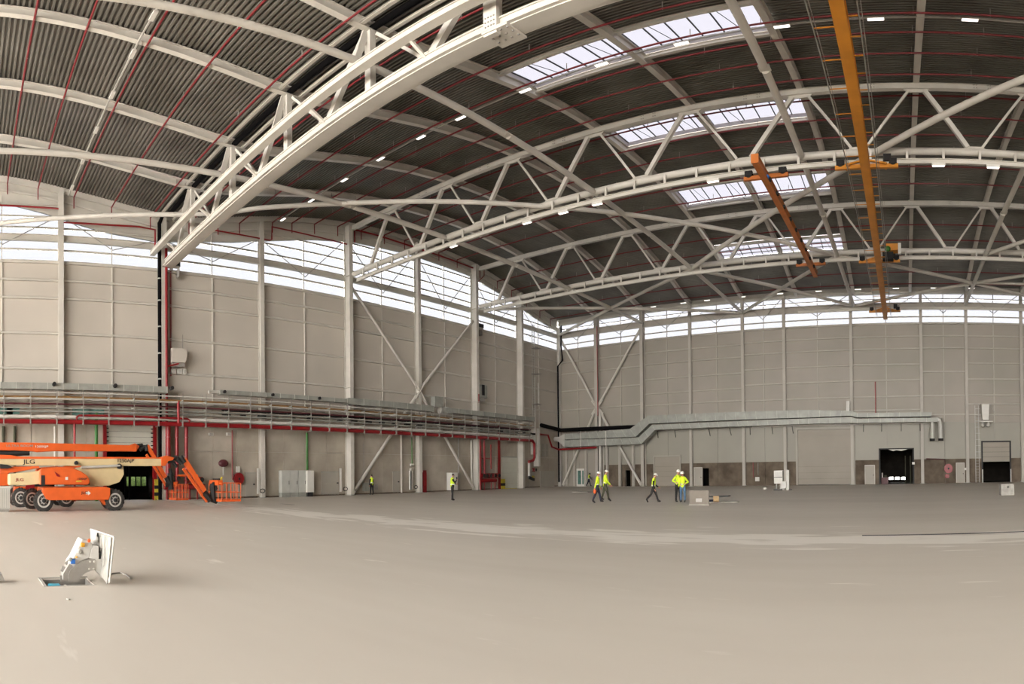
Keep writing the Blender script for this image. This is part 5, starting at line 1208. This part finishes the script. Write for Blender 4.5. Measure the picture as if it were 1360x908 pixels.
# pit contents
P_ = thing('pit_valves', 'cyan and amber valves lying in the open floor pit beside the supply unit', 'valve', (-10.6, 1.5, -.3))
y_, z_ = SP(69, 766, -10.6); MB().box(-10.5, -10.3, y_ - .09, y_ + .12, -.22, -.0).build('cyan_valve', M['cyan'], P_, bevel=.02)
MB().tube([(-10.4, 1.38, -.08), (-10.4, 1.58, -.07)], .05, 10).build('wooden_handle', M['wood'], P_)
MB().tube([(-10.35, 1.70, -.07), (-10.35, 1.86, -.07)], .05, 10).build('amber_valve', M['amber'], P_)
MB().box(-10.45, -10.3, 1.64, 1.68, -.3, -.02).build('white_bracket', M['white'], P_)
o = MB().box(pit[0]-.03, pit[0], pit[2]-.05, pit[3]+.03, 0, .02).box(pit[0], pit[1], pit[2]-.05, pit[2], 0, .015).box(pit[1], pit[1]+.03, pit[2]-.05, pit[3]+.03, 0, .008).build('pit_frame', M['alu'], fl)
p = Fl(147, 762); 
def floorhose(pts, r, m, lab, name='hose', cat='hose'): return pipe([(*Fl(a, b).xy, r) for a, b in pts], r, m, lab, name, cat, n=8)
floorhose([(138, 768), (150, 762), (160, 761), (168, 764), (173, 769)], .012, 'castg', 'thin grey hose lying on the floor right of the supply unit')
t = thing('pit_cover', 'corner of a grey pit cover at the left edge in the foreground', 'pit cover', (-10.7, .6, 0))
y0, z0 = SP(6.5, 772); y1 = SP(-15, 772)[0]
MB().prism([SP(-15, 763), SP(2.5, 763.5), SP(6.5, 772.5), SP(-15, 772.5)], 'x', -10.9, -10.6).build('cover_block', M['castg'], t)
tag(MB().ell((*Fl(90.5, 796.5).xy, .015), .035, .035, .015, 8, 5).build('paper_scrap', M['white']), 'tiny white scrap on the floor below the supply unit', 'scrap')
# ================================================================ FLOOR ITEMS
def fbox(p0, p1, dy, z1, name, m, lab, cat='box', parts=()):
    a, b = Fl(*p0), Fl(*p1); y = (a.y + b.y)/2
    t = thing(name, lab, cat, ((a.x+b.x)/2, y, 0)); MB().box(a.x, b.x, y, y + dy, 0, z1).build('body', M[m], t, bevel=.01)
    for nm, q, mm in parts: MB().box(a.x + q[0]*(b.x-a.x), a.x + q[1]*(b.x-a.x), y - .03, y, q[2]*z1, q[3]*z1).build(nm, M[mm], t)
    return t
fbox((1329, 657.5), (1348, 657.5), .9, .68, 'floor_cabinet', 'dusty', 'squat pale cabinet standing alone on the floor at far right', 'cabinet', [('front_panel', (.12, .9, .1, .9), 'dusty'), ('dark_latch', (.45, .6, .65, .8), 'ink')])
a, b = Fl(1145, 711), Fl(1361, 708.5)
tag(MB().box(a.x, 6.5, a.y - .06, a.y + .06, 0, .012).build('slot_drain', M['ink']), 'long narrow dark slot drain in the floor at right', 'drain')
tag(MB().box(-34.6, -33.0, 19.8, 20.0, 0, .01).build('slot_cover', M['castg']), 'short dark slot cover on the floor in front of the grey cabinets', 'drain')
def pitopen(px, py, w_, d, lab, lid=0):
    p = Fl(px, py); t = thing('floor_pit', lab, 'floor pit', (p.x, p.y, 0))
    MB().box(p.x - w_/2, p.x + w_/2, p.y - d/2, p.y + d/2, .0, .015).build('dark_opening', M['ink'], t)
    MB().box(p.x - w_/2 - .06, p.x + w_/2 + .06, p.y - d/2 - .06, p.y - d/2, 0, .03).build('frame_edge', M['alu'], t)
    if lid: MB().beam((p.x - w_/2, p.y + d/2, .03), (p.x + w_/2, p.y + d/2, lid), .05, .9).build('open_lid', M['castg'], t)
    return t
pitopen(776, 653.3, 1.6, 1.6, 'small dark pit opening in the floor behind the walking pair')
pitopen(971, 666.5, .9, .7, 'small dark pit opening right of the tangle of lids')
t = pitopen(948, 667, 1.3, .7, 'pit with propped dark lids right of the two standing men')
p = Fl(950, 666)
MB().beam((p.x - .55, p.y + .5, .26), (p.x + .75, p.y + .5, .30), .6, .06).build('propped_lid', M['ink'], t)
MB().beam((p.x + .05, p.y, .3), (p.x + .15, p.y - .3, .02), .35, .05).build('wooden_board', M['wood'], t)
MB().box(p.x - .35, p.x + .0, p.y - .3, p.y, .02, .12).build('blue_box', M['navy'], t)
MB().beam((p.x - .8, p.y - .4, .12), (p.x - .35, p.y - .5, .1), .4, .03).build('grey_lid', M['castg'], t)
p = Fl(916, 670.5)
t = thing('raised_floor_panel', 'floor coloured raised pit panel right of the two standing men', 'panel', (p.x + .6, p.y, 0))
MB().box(p.x, p.x + 1.15, p.y - .03, p.y + .03, 0, .74).build('panel_sheet', M['ghost'], t); MB().box(p.x + .4, p.x + .75, p.y - .06, p.y - .03, .16, .34).build('label_plate', M['castg'], t)
MB().box(p.x - .03, p.x + 1.2, p.y - .1, p.y + .1, 0, .03).build('hinge_rail', M['castg'], t)
# white machine at a back wall column
p = Fl(1040, 650.5); mx = p.x; my = p.y
t = thing('service_machine', 'white upright supply unit on the floor in front of the fifth back wall column', 'machine', (mx, my, 0))
def mz(py): return EYE + (my - 0) * math.tan((Y0 - py)/FY) / math.cos(0) if False else U(1038, py, 'y', my).z
xa = lambda px: U(px, 640, 'y', my).x
MB().box(xa(1028.5), xa(1040), my - .2, my + .4, mz(642), mz(624.5)).build('upper_cabinet', M['white'], t, bevel=.02)
MB().box(xa(1030), xa(1039.5), my - .23, my - .2, mz(633), mz(626.5)).build('front_panel', M['castw'], t); MB().box(xa(1029), xa(1040), my - .24, my - .2, mz(633.7), mz(633.1)).build('dark_seam', M['ink'], t)
MB().box(xa(1038.5), xa(1045), my - .4, my + .2, mz(648), mz(639)).build('lower_cabinet', M['castw'], t, bevel=.02)
MB().box(xa(1044.5), xa(1048.5), my - .2, my + .2, mz(651), mz(624)).build('side_panel', M['galvw'], t)
MB().box(xa(1029), xa(1039), my - .6, my, 0, .08).build('pit_lid', M['ink'], t); MB().box(xa(1048), xa(1052), my - .4, my - .1, 0, .06).build('foot_plate', M['ink'], t)
MB().box(xa(1036), xa(1042), my - .1, my + .3, 0, mz(640)).build('mast', M['castg'], t)
MB().box(xa(1031), xa(1032), my - .1, my + .1, 0, mz(641)).build('prop', M['castg'], t)
p = Fl(1016, 650.2); tag(MB().ell((p.x, p.y, .12), .22, .2, .13, 10, 6).build('white_bag', M['white'], smooth=True), 'small white bundle on the floor left of the white machine', 'bundle')
# things inside the dock opening
t = thing('dock_machine', 'dim machine with red parts standing just inside the dark dock opening', 'machine', (OPEN[0] + .7, YB + 1.5, 0))
MB().box(OPEN[0] + .15, OPEN[0] + .95, YB + .8, YB + 1.6, 0, .7).build('base', M['maroon'], t); MB().box(OPEN[0] + .2, OPEN[0] + .35, YB + .9, YB + 1.0, .7, 1.2).build('post', M['castg'], t); MB().box(OPEN[0] + .5, OPEN[0] + .8, YB + .9, YB + 1.1, .7, .95).build('head', M['olive'], t)
for i, dx in enumerate((-.9, -.3)):
    tag(MB().box(OPEN[1] + dx - .1, OPEN[1] + dx, YB + 1.5, YB + 1.6, 0, 3.0).build('inner_post', M['olive']), 'dim post inside the dock opening, %s' % ('left', 'right')[i], 'post')

# ================================================================ PEOPLE
def R3(ax, deg): return Matrix.Rotation(math.radians(deg), 3, ax)
def person(loc, face, label, pose, top, legs, H=1.75, hat='helmet', skin='skin', extra=None, jacket=None):
    """face: heading in degrees (0 = +x, 90 = +y). Local frame: x forward, y left, z up."""
    t = thing('person', label, 'person', loc, 'people in hi vis')
    s = H / 1.78; F = Matrix.Rotation(math.radians(face), 3, 'Z')
    W = lambda v: F @ (Vector(v) * s)
    lean = pose.get('lean', 0); J = {}; rad = {}; E_ = []
    def jt(n, p, r, par=None):
        J[n] = Vector(p); rad[n] = r * s
        if par: E_.append((par, n))
    hz = pose.get('hip', .93)
    jt('pelvis', (0, 0, hz), .14)
    up = R3('Y', lean) @ Vector((0, 0, 1))
    P = J['pelvis']
    jt('waist', P + up*.14, .125, 'pelvis'); jt('chest', P + up*.34, .145, 'waist'); jt('neckb', P + up*.50, .085, 'chest')
    hd = R3('Y', pose.get('nod', 5) + lean) @ Vector((0, 0, 1))
    jt('neck', J['neckb'] + hd*.07, .055, 'neckb'); jt('jaw', J['neck'] + hd*.07 + Vector((.015,0,0)), .072, 'neck'); jt('head', J['jaw'] + hd*.085, .088, 'jaw'); jt('crown', J['head'] + hd*.045, .06, 'head')
    for sd, nm in ((1, 'L'), (-1, 'R')):
        th, kn, yaw = pose['leg' + nm]     # thigh swing fwd deg, knee bend
        jt('hip' + nm, P + Vector((0, .10*sd, -.03)), .105, 'pelvis')
        d = R3('X', sd*pose.get('splay', 3)) @ (R3('Y', -th) @ Vector((0, 0, -1)))
        jt('thigh' + nm, J['hip'+nm] + d*.2, .088, 'hip'+nm); jt('knee' + nm, J['hip'+nm] + d*.42, .062, 'thigh'+nm)
        d2 = R3('X', sd*pose.get('splay', 3)*.4) @ (R3('Y', -th + kn) @ Vector((0, 0, -1)))
        jt('calf' + nm, J['knee'+nm] + d2*.15, .06, 'knee'+nm); jt('ankle' + nm, J['knee'+nm] + d2*.40, .042, 'calf'+nm)
        fd = (R3('Y', pose.get('toe'+nm, 0)) @ Vector((1, 0, 0)))
        jt('heel' + nm, J['ankle'+nm] + Vector((-.03, 0, -.045)), .04, 'ankle'+nm); jt('toe' + nm, J['ankle'+nm] + fd*.17 + Vector((0, 0, -.055)), .034, 'ankle'+nm)
        a = pose['arm' + nm]               # shoulder swing, abduction, elbow bend, elbow inward
        jt('sh' + nm, J['neckb'] + Vector((0, .175*sd, -.055)), .062, 'neckb')
        u = R3('X', sd*a[1]) @ (R3('Y', -a[0]) @ Vector((0, 0, -1)))
        jt('elb' + nm, J['sh'+nm] + u*.29, .043, 'sh'+nm)
        f = R3('Z', -sd*a[3]) @ (R3('X', sd*a[1]*.6) @ (R3('Y', -a[0]-a[2]) @ Vector((0, 0, -1))))
        jt('wr' + nm, J['elb'+nm] + f*.245, .029, 'elb'+nm)
        jt('palm' + nm, J['wr'+nm] + f*.06, .031, 'wr'+nm)
        sdv = f.cross(Vector((0, 1, 0))); sdv = sdv.normalized() if sdv.length > .2 else Vector((1, 0, 0))
        inw = sdv.cross(f).normalized()
        for k, (o_, L_) in enumerate(((-.027, .075), (-.009, .085), (.009, .08), (.026, .064))):
            b0 = J['palm'+nm] + sdv*o_*.9 + f*.03; bend = (f*.8 + inw*.35*sd*-1).normalized()
            jt('f%d%s' % (k, nm), b0, .0105, 'palm'+nm); jt('g%d%s' % (k, nm), b0 + f*L_*.5, .0095, 'f%d%s' % (k, nm)); jt('h%d%s' % (k, nm), b0 + f*L_*.5 + bend*L_*.5, .0085, 'g%d%s' % (k, nm))
        jt('t0' + nm, J['palm'+nm] + sdv*-.035 - f*.02, .012, 'palm'+nm); jt('t1' + nm, J['palm'+nm] + sdv*-.055 + f*.025, .010, 't0'+nm)
    zmin = min(J[n].z for n in ('heelL', 'heelR', 'toeL', 'toeR')) - .036
    names = list(J); idx = {n: i for i, n in enumerate(names)}
    for n in names: J[n] = Vector((J[n].x, J[n].y, J[n].z - zmin))
    me = bpy.data.meshes.new('sk'); me.from_pydata([tuple(W(J[n])) for n in names], [(idx[a], idx[b]) for a, b in E_], [])
    o = bpy.data.objects.new('sk', me); C.objects.link(o)
    sk = o.modifiers.new('skin', 'SKIN'); sk.use_smooth_shade = True; o.modifiers.new('sub', 'SUBSURF').levels = 1
    if not me.skin_vertices: 
        bpy.context.view_layer.objects.active = o
    lay = me.skin_vertices[0].data
    for i, n in enumerate(names):
        lay[i].radius = (rad[n], rad[n]); lay[i].use_root = (n == 'pelvis')
        if n in ('chest', 'waist', 'pelvis'): lay[i].radius = (rad[n]*1.05, rad[n]*.85)
    dg = bpy.context.evaluated_depsgraph_get(); dg.update()
    bm = bpy.data.meshes.new_from_object(o.evaluated_get(dg)); bpy.data.objects.remove(o)
    bm.materials.clear(); bm.materials.append(M[skin]); bm.name = 'body'
    body = bpy.data.objects.new('body', bm); C.objects.link(body); body.parent = t
    WJ = {n: W(J[n]) for n in names}
    def seg_of(c):
        best = None; bd = 1e9
        for a, b in E_:
            A, B_ = WJ[a], WJ[b]; d = B_ - A; tt = max(0, min(1, (c - A).dot(d) / max(d.dot(d), 1e-9))); q = (c - (A + d*tt)).length - (rad[a]*(1-tt) + rad[b]*tt)*.9
            if q < bd: bd = q; best = (a, b, tt)
        return best
    fs = [seg_of(p.center) for p in bm.polygons]
    def shell(name, test, off, m, sub=None):
        sel = [i for i, sg in enumerate(fs) if test(sg, bm.polygons[i].center)]
        used = {}; vs = []; ff = []
        for i in sel:
            f = []
            for v in bm.polygons[i].vertices:
                if v not in used: used[v] = len(vs); vs.append(tuple(bm.vertices[v].co + bm.vertices[v].normal*off*s))
                f.append(used[v])
            ff.append(f)
        if not ff: return None
        e = bpy.data.meshes.new(name); e.from_pydata(vs, [], ff); e.polygons.foreach_set('use_smooth', [True]*len(ff)); e.materials.append(M[m])
        ob = bpy.data.objects.new(name, e); C.objects.link(ob); ob.parent = t; return ob
    TOR = {'pelvis', 'waist', 'chest', 'neckb'}
    torso = lambda g, c: g[0] in TOR and (g[1] in TOR or g[1][:2] in ('sh', 'hi') and g[2] < .6) 
    arm = lambda g, c: g[0][:2] in ('sh', 'el') or g[1][:2] == 'sh'
    leg = lambda g, c: g[0][:-1] in ('hip', 'thigh', 'knee', 'calf') or g[1][:-1] == 'hip' or (g[0] == 'pelvis' and g[1] != 'waist')
    foot = lambda g, c: g[0][:-1] == 'ankle' or (g[1][:-1] == 'ankle' and g[2] > .8)
    shell('trousers', lambda g, c: leg(g, c) and not foot(g, c) or (g[0] == 'pelvis'), .014, legs)
    for _s in 'LR': shell('boot', lambda g, c: foot(g, c) and g[0][-1] == _s, .012, 'boot')
    shell('sleeves', arm, .014, jacket or top['arm'])
    zc = WJ['pelvis'].z - .06
    shell('shirt', lambda g, c: torso(g, c) and c.z > zc, .010, top['arm'])
    vest = shell('vest', lambda g, c: (torso(g, c) or (g[1][:2] == 'sh')) and c.z > zc - .04 and g[0] != 'neck', .026, top['vest'])
    zb0, zb1 = WJ['waist'].z - .05, WJ['waist'].z + .02
    shell('reflective_band', lambda g, c: torso(g, c) and zb0 < c.z < zb1, .032, 'refl')
    # head details
    hc = J['head']; f3 = lambda v: W(v) 
    q = MB(); q.ell(W(hc + Vector((.10, 0, -.018))), .018*s, .012*s, .02*s, 8, 6); n_ = q.build('nose', M[skin], t, smooth=True) if False else None
    def at(v): return worldpos(t) + W(v)
    MB().ell(at(hc + Vector((.092, 0, -.02))), .02*s, .016*s, .024*s, 8, 6).build('nose', M[skin], t, smooth=True)
    for sd in (1, -1):
        MB().ell(at(hc + Vector((.078, .033*sd, .012))), .010*s, .013*s, .008*s, 8, 5).build('eye', M['eye'], t)
        MB().ell(at(hc + Vector((.0, .086*sd, -.005))), .02*s, .012*s, .032*s, 8, 6).build('ear', M[skin], t, smooth=True)
    MB().ell(at(hc + Vector((.080, 0, -.062))), .010*s, .026*s, .007*s, 8, 5).build('mouth', M['lip'], t)
    top_c = hc + hd*.035
    if hat == 'helmet':
        rot = F @ R3('Y', pose.get('nod', 5) + lean)
        g = MB(); n = 18; vs = []
        for i in range(7):
            ph = (PI/2) * i / 6
            for k in range(n):
                a = 2*PI*k/n; vs.append(at(top_c) + rot @ (Vector((.135*math.cos(a)*math.cos(ph), .112*math.sin(a)*math.cos(ph), .115*math.sin(ph)))*s))
        g.add(vs, [(i*n+k, i*n+(k+1)%n, (i+1)*n+(k+1)%n, (i+1)*n+k) for i in range(6) for k in range(n)])
        hm = g.build('helmet', M['helmet'], t, smooth=True)
        g = MB(); vs = [at(top_c) + rot @ (Vector(((.14 + (.045 if math.cos(a) > .3 else .004)*e)*math.cos(a), (.116 + .008*e)*math.sin(a), -.008*e))*s) for e in (0, 1) for a in [2*PI*k/24 for k in range(24)]]
        g.add(vs, [(k, (k+1)%24, 24+(k+1)%24, 24+k) for k in range(24)]); br = g.build('helmet_brim', M['helmet'], hm); m_ = br.modifiers.new('t', 'SOLIDIFY'); m_.thickness = .006
    MB().ell(at(hc + hd*.03 + Vector((-.018, 0, .0))), .092*s, .088*s, .082*s, 12, 8).build('hair', M['hair' if hat != 'helmet' else 'hair'], t, smooth=True)
    if extra: extra(t, at, J)
    return t
YV = dict(vest='hivis', arm='blk'); YJ = dict(vest='hivis', arm='hivis'); NV = dict(vest='hivis', arm='navy')
def az(px): d = ray(px, 620); return math.degrees(math.atan2(d.y, d.x))
walk = dict(lean=4, nod=8, hip=.91, splay=0, legL=(24, 8, 0), legR=(-20, 14, 0), armL=(-18, 8, 14, 0), armR=(22, 8, 24, 0), toeR=25, toeL=-8)
stand = dict(lean=0, nod=4, legL=(2, 2, 0), legR=(-3, 3, 0), armL=(0, 8, 8, 0), armR=(0, 8, 8, 0))
def fp(px, py): p = Fl(px, py); return (p.x, p.y, 0)
# man with the phone, seen from his left
def phone(t, at, J): 
    p = J['palmR']; MB().box(*(lambda q: (q.x-.02, q.x+.02, q.y-.04, q.y+.04, q.z+.0, q.z+.14))(at(p))).build('phone', M['ink'], t)
pz = dict(stand); pz.update(armR=(35, 14, 112, 25), armL=(10, 10, 78, 25), nod=12)
person(fp(601, 664.5), az(600) - 80, 'man in yellow vest and dark sleeves standing alone with hand raised to his face', pz, dict(vest='hivis', arm='blk'), 'blk', 1.76, hat='none', extra=phone)
person((XL + 1.6, Fl(457, 656).y + .5, 0), 180, 'person in yellow vest and black trousers at the foot of the fourth left column', stand, YV, 'blk', 1.76, hat='none')
def bag(t, at, J):
    q = at(J['palmR']); MB().ell((q.x, q.y, q.z - .16), .10, .07, .13, 10, 7).build('orange_bag', M['orange'], t, smooth=True)
w1 = dict(walk); w1.update(legL=(20, 8, 0), legR=(-18, 8, 0), armR=(-25, 10, 8, 0), armL=(10, 8, 20, 0))
person(fp(793.5, 668), az(794) - 88, 'front man of the walking pair, yellow jacket, navy legs, orange bag in hand', w1, YJ, 'navy', 1.74, extra=bag)
w2 = dict(walk); w2.update(legL=(-12, 8, 0), legR=(18, 6, 0), armL=(20, 8, 20, 0))
person((lambda p: (p[0] + .1, p[1] + .5, 0))(fp(797, 666.5)), az(800) - 84, 'rear man of the walking pair, yellow jacket and olive trousers', w2, YJ, 'olive', 1.80)
w3_ = dict(walk); w3_.update(legL=(24, 6, 0), legR=(-22, 26, 0), toeR=50, lean=6, nod=14, armR=(-8, 6, 30, 20), armL=(8, 6, 50, 10))
person(fp(868, 667.5), az(868) - 96, 'woman in yellow vest and black clothes walking alone in a white helmet', w3_, YV, 'blk', 1.66)
w4_ = dict(walk); w4_.update(lean=10, armL=(20, 10, 70, 10))
person((lambda p: (p.x, p.y, 0))(Fl(782, 645.9)), az(782) - 80, 'distant person in yellow vest striding past the glass door in the corner', w4_, dict(vest='hivis', arm='navy'), 'navy', 1.7, hat='none', skin='skind')
s1 = dict(stand); s1.update(armL=(-10, 42, 75, -35), armR=(20, 15, 85, 60), nod=12, splay=3)
person((lambda p: (p[0], p[1] + .35, 0))(fp(898, 667)), az(898) - 150, 'man with hands on hips and black trousers, left of the standing two', dict(stand, armR=(-12, 44, 80, 55), armL=(15, 14, 95, 55), nod=10), YJ, 'blk', 1.80, skin='skin')
person(fp(907, 667), az(906) + 165, 'man in blue jeans and yellow jacket with white helmet, right of the standing two', dict(stand, armL=(-14, 42, 84, 55), armR=(12, 12, 60, 40), nod=10, splay=4), YJ, 'jean', 1.70)
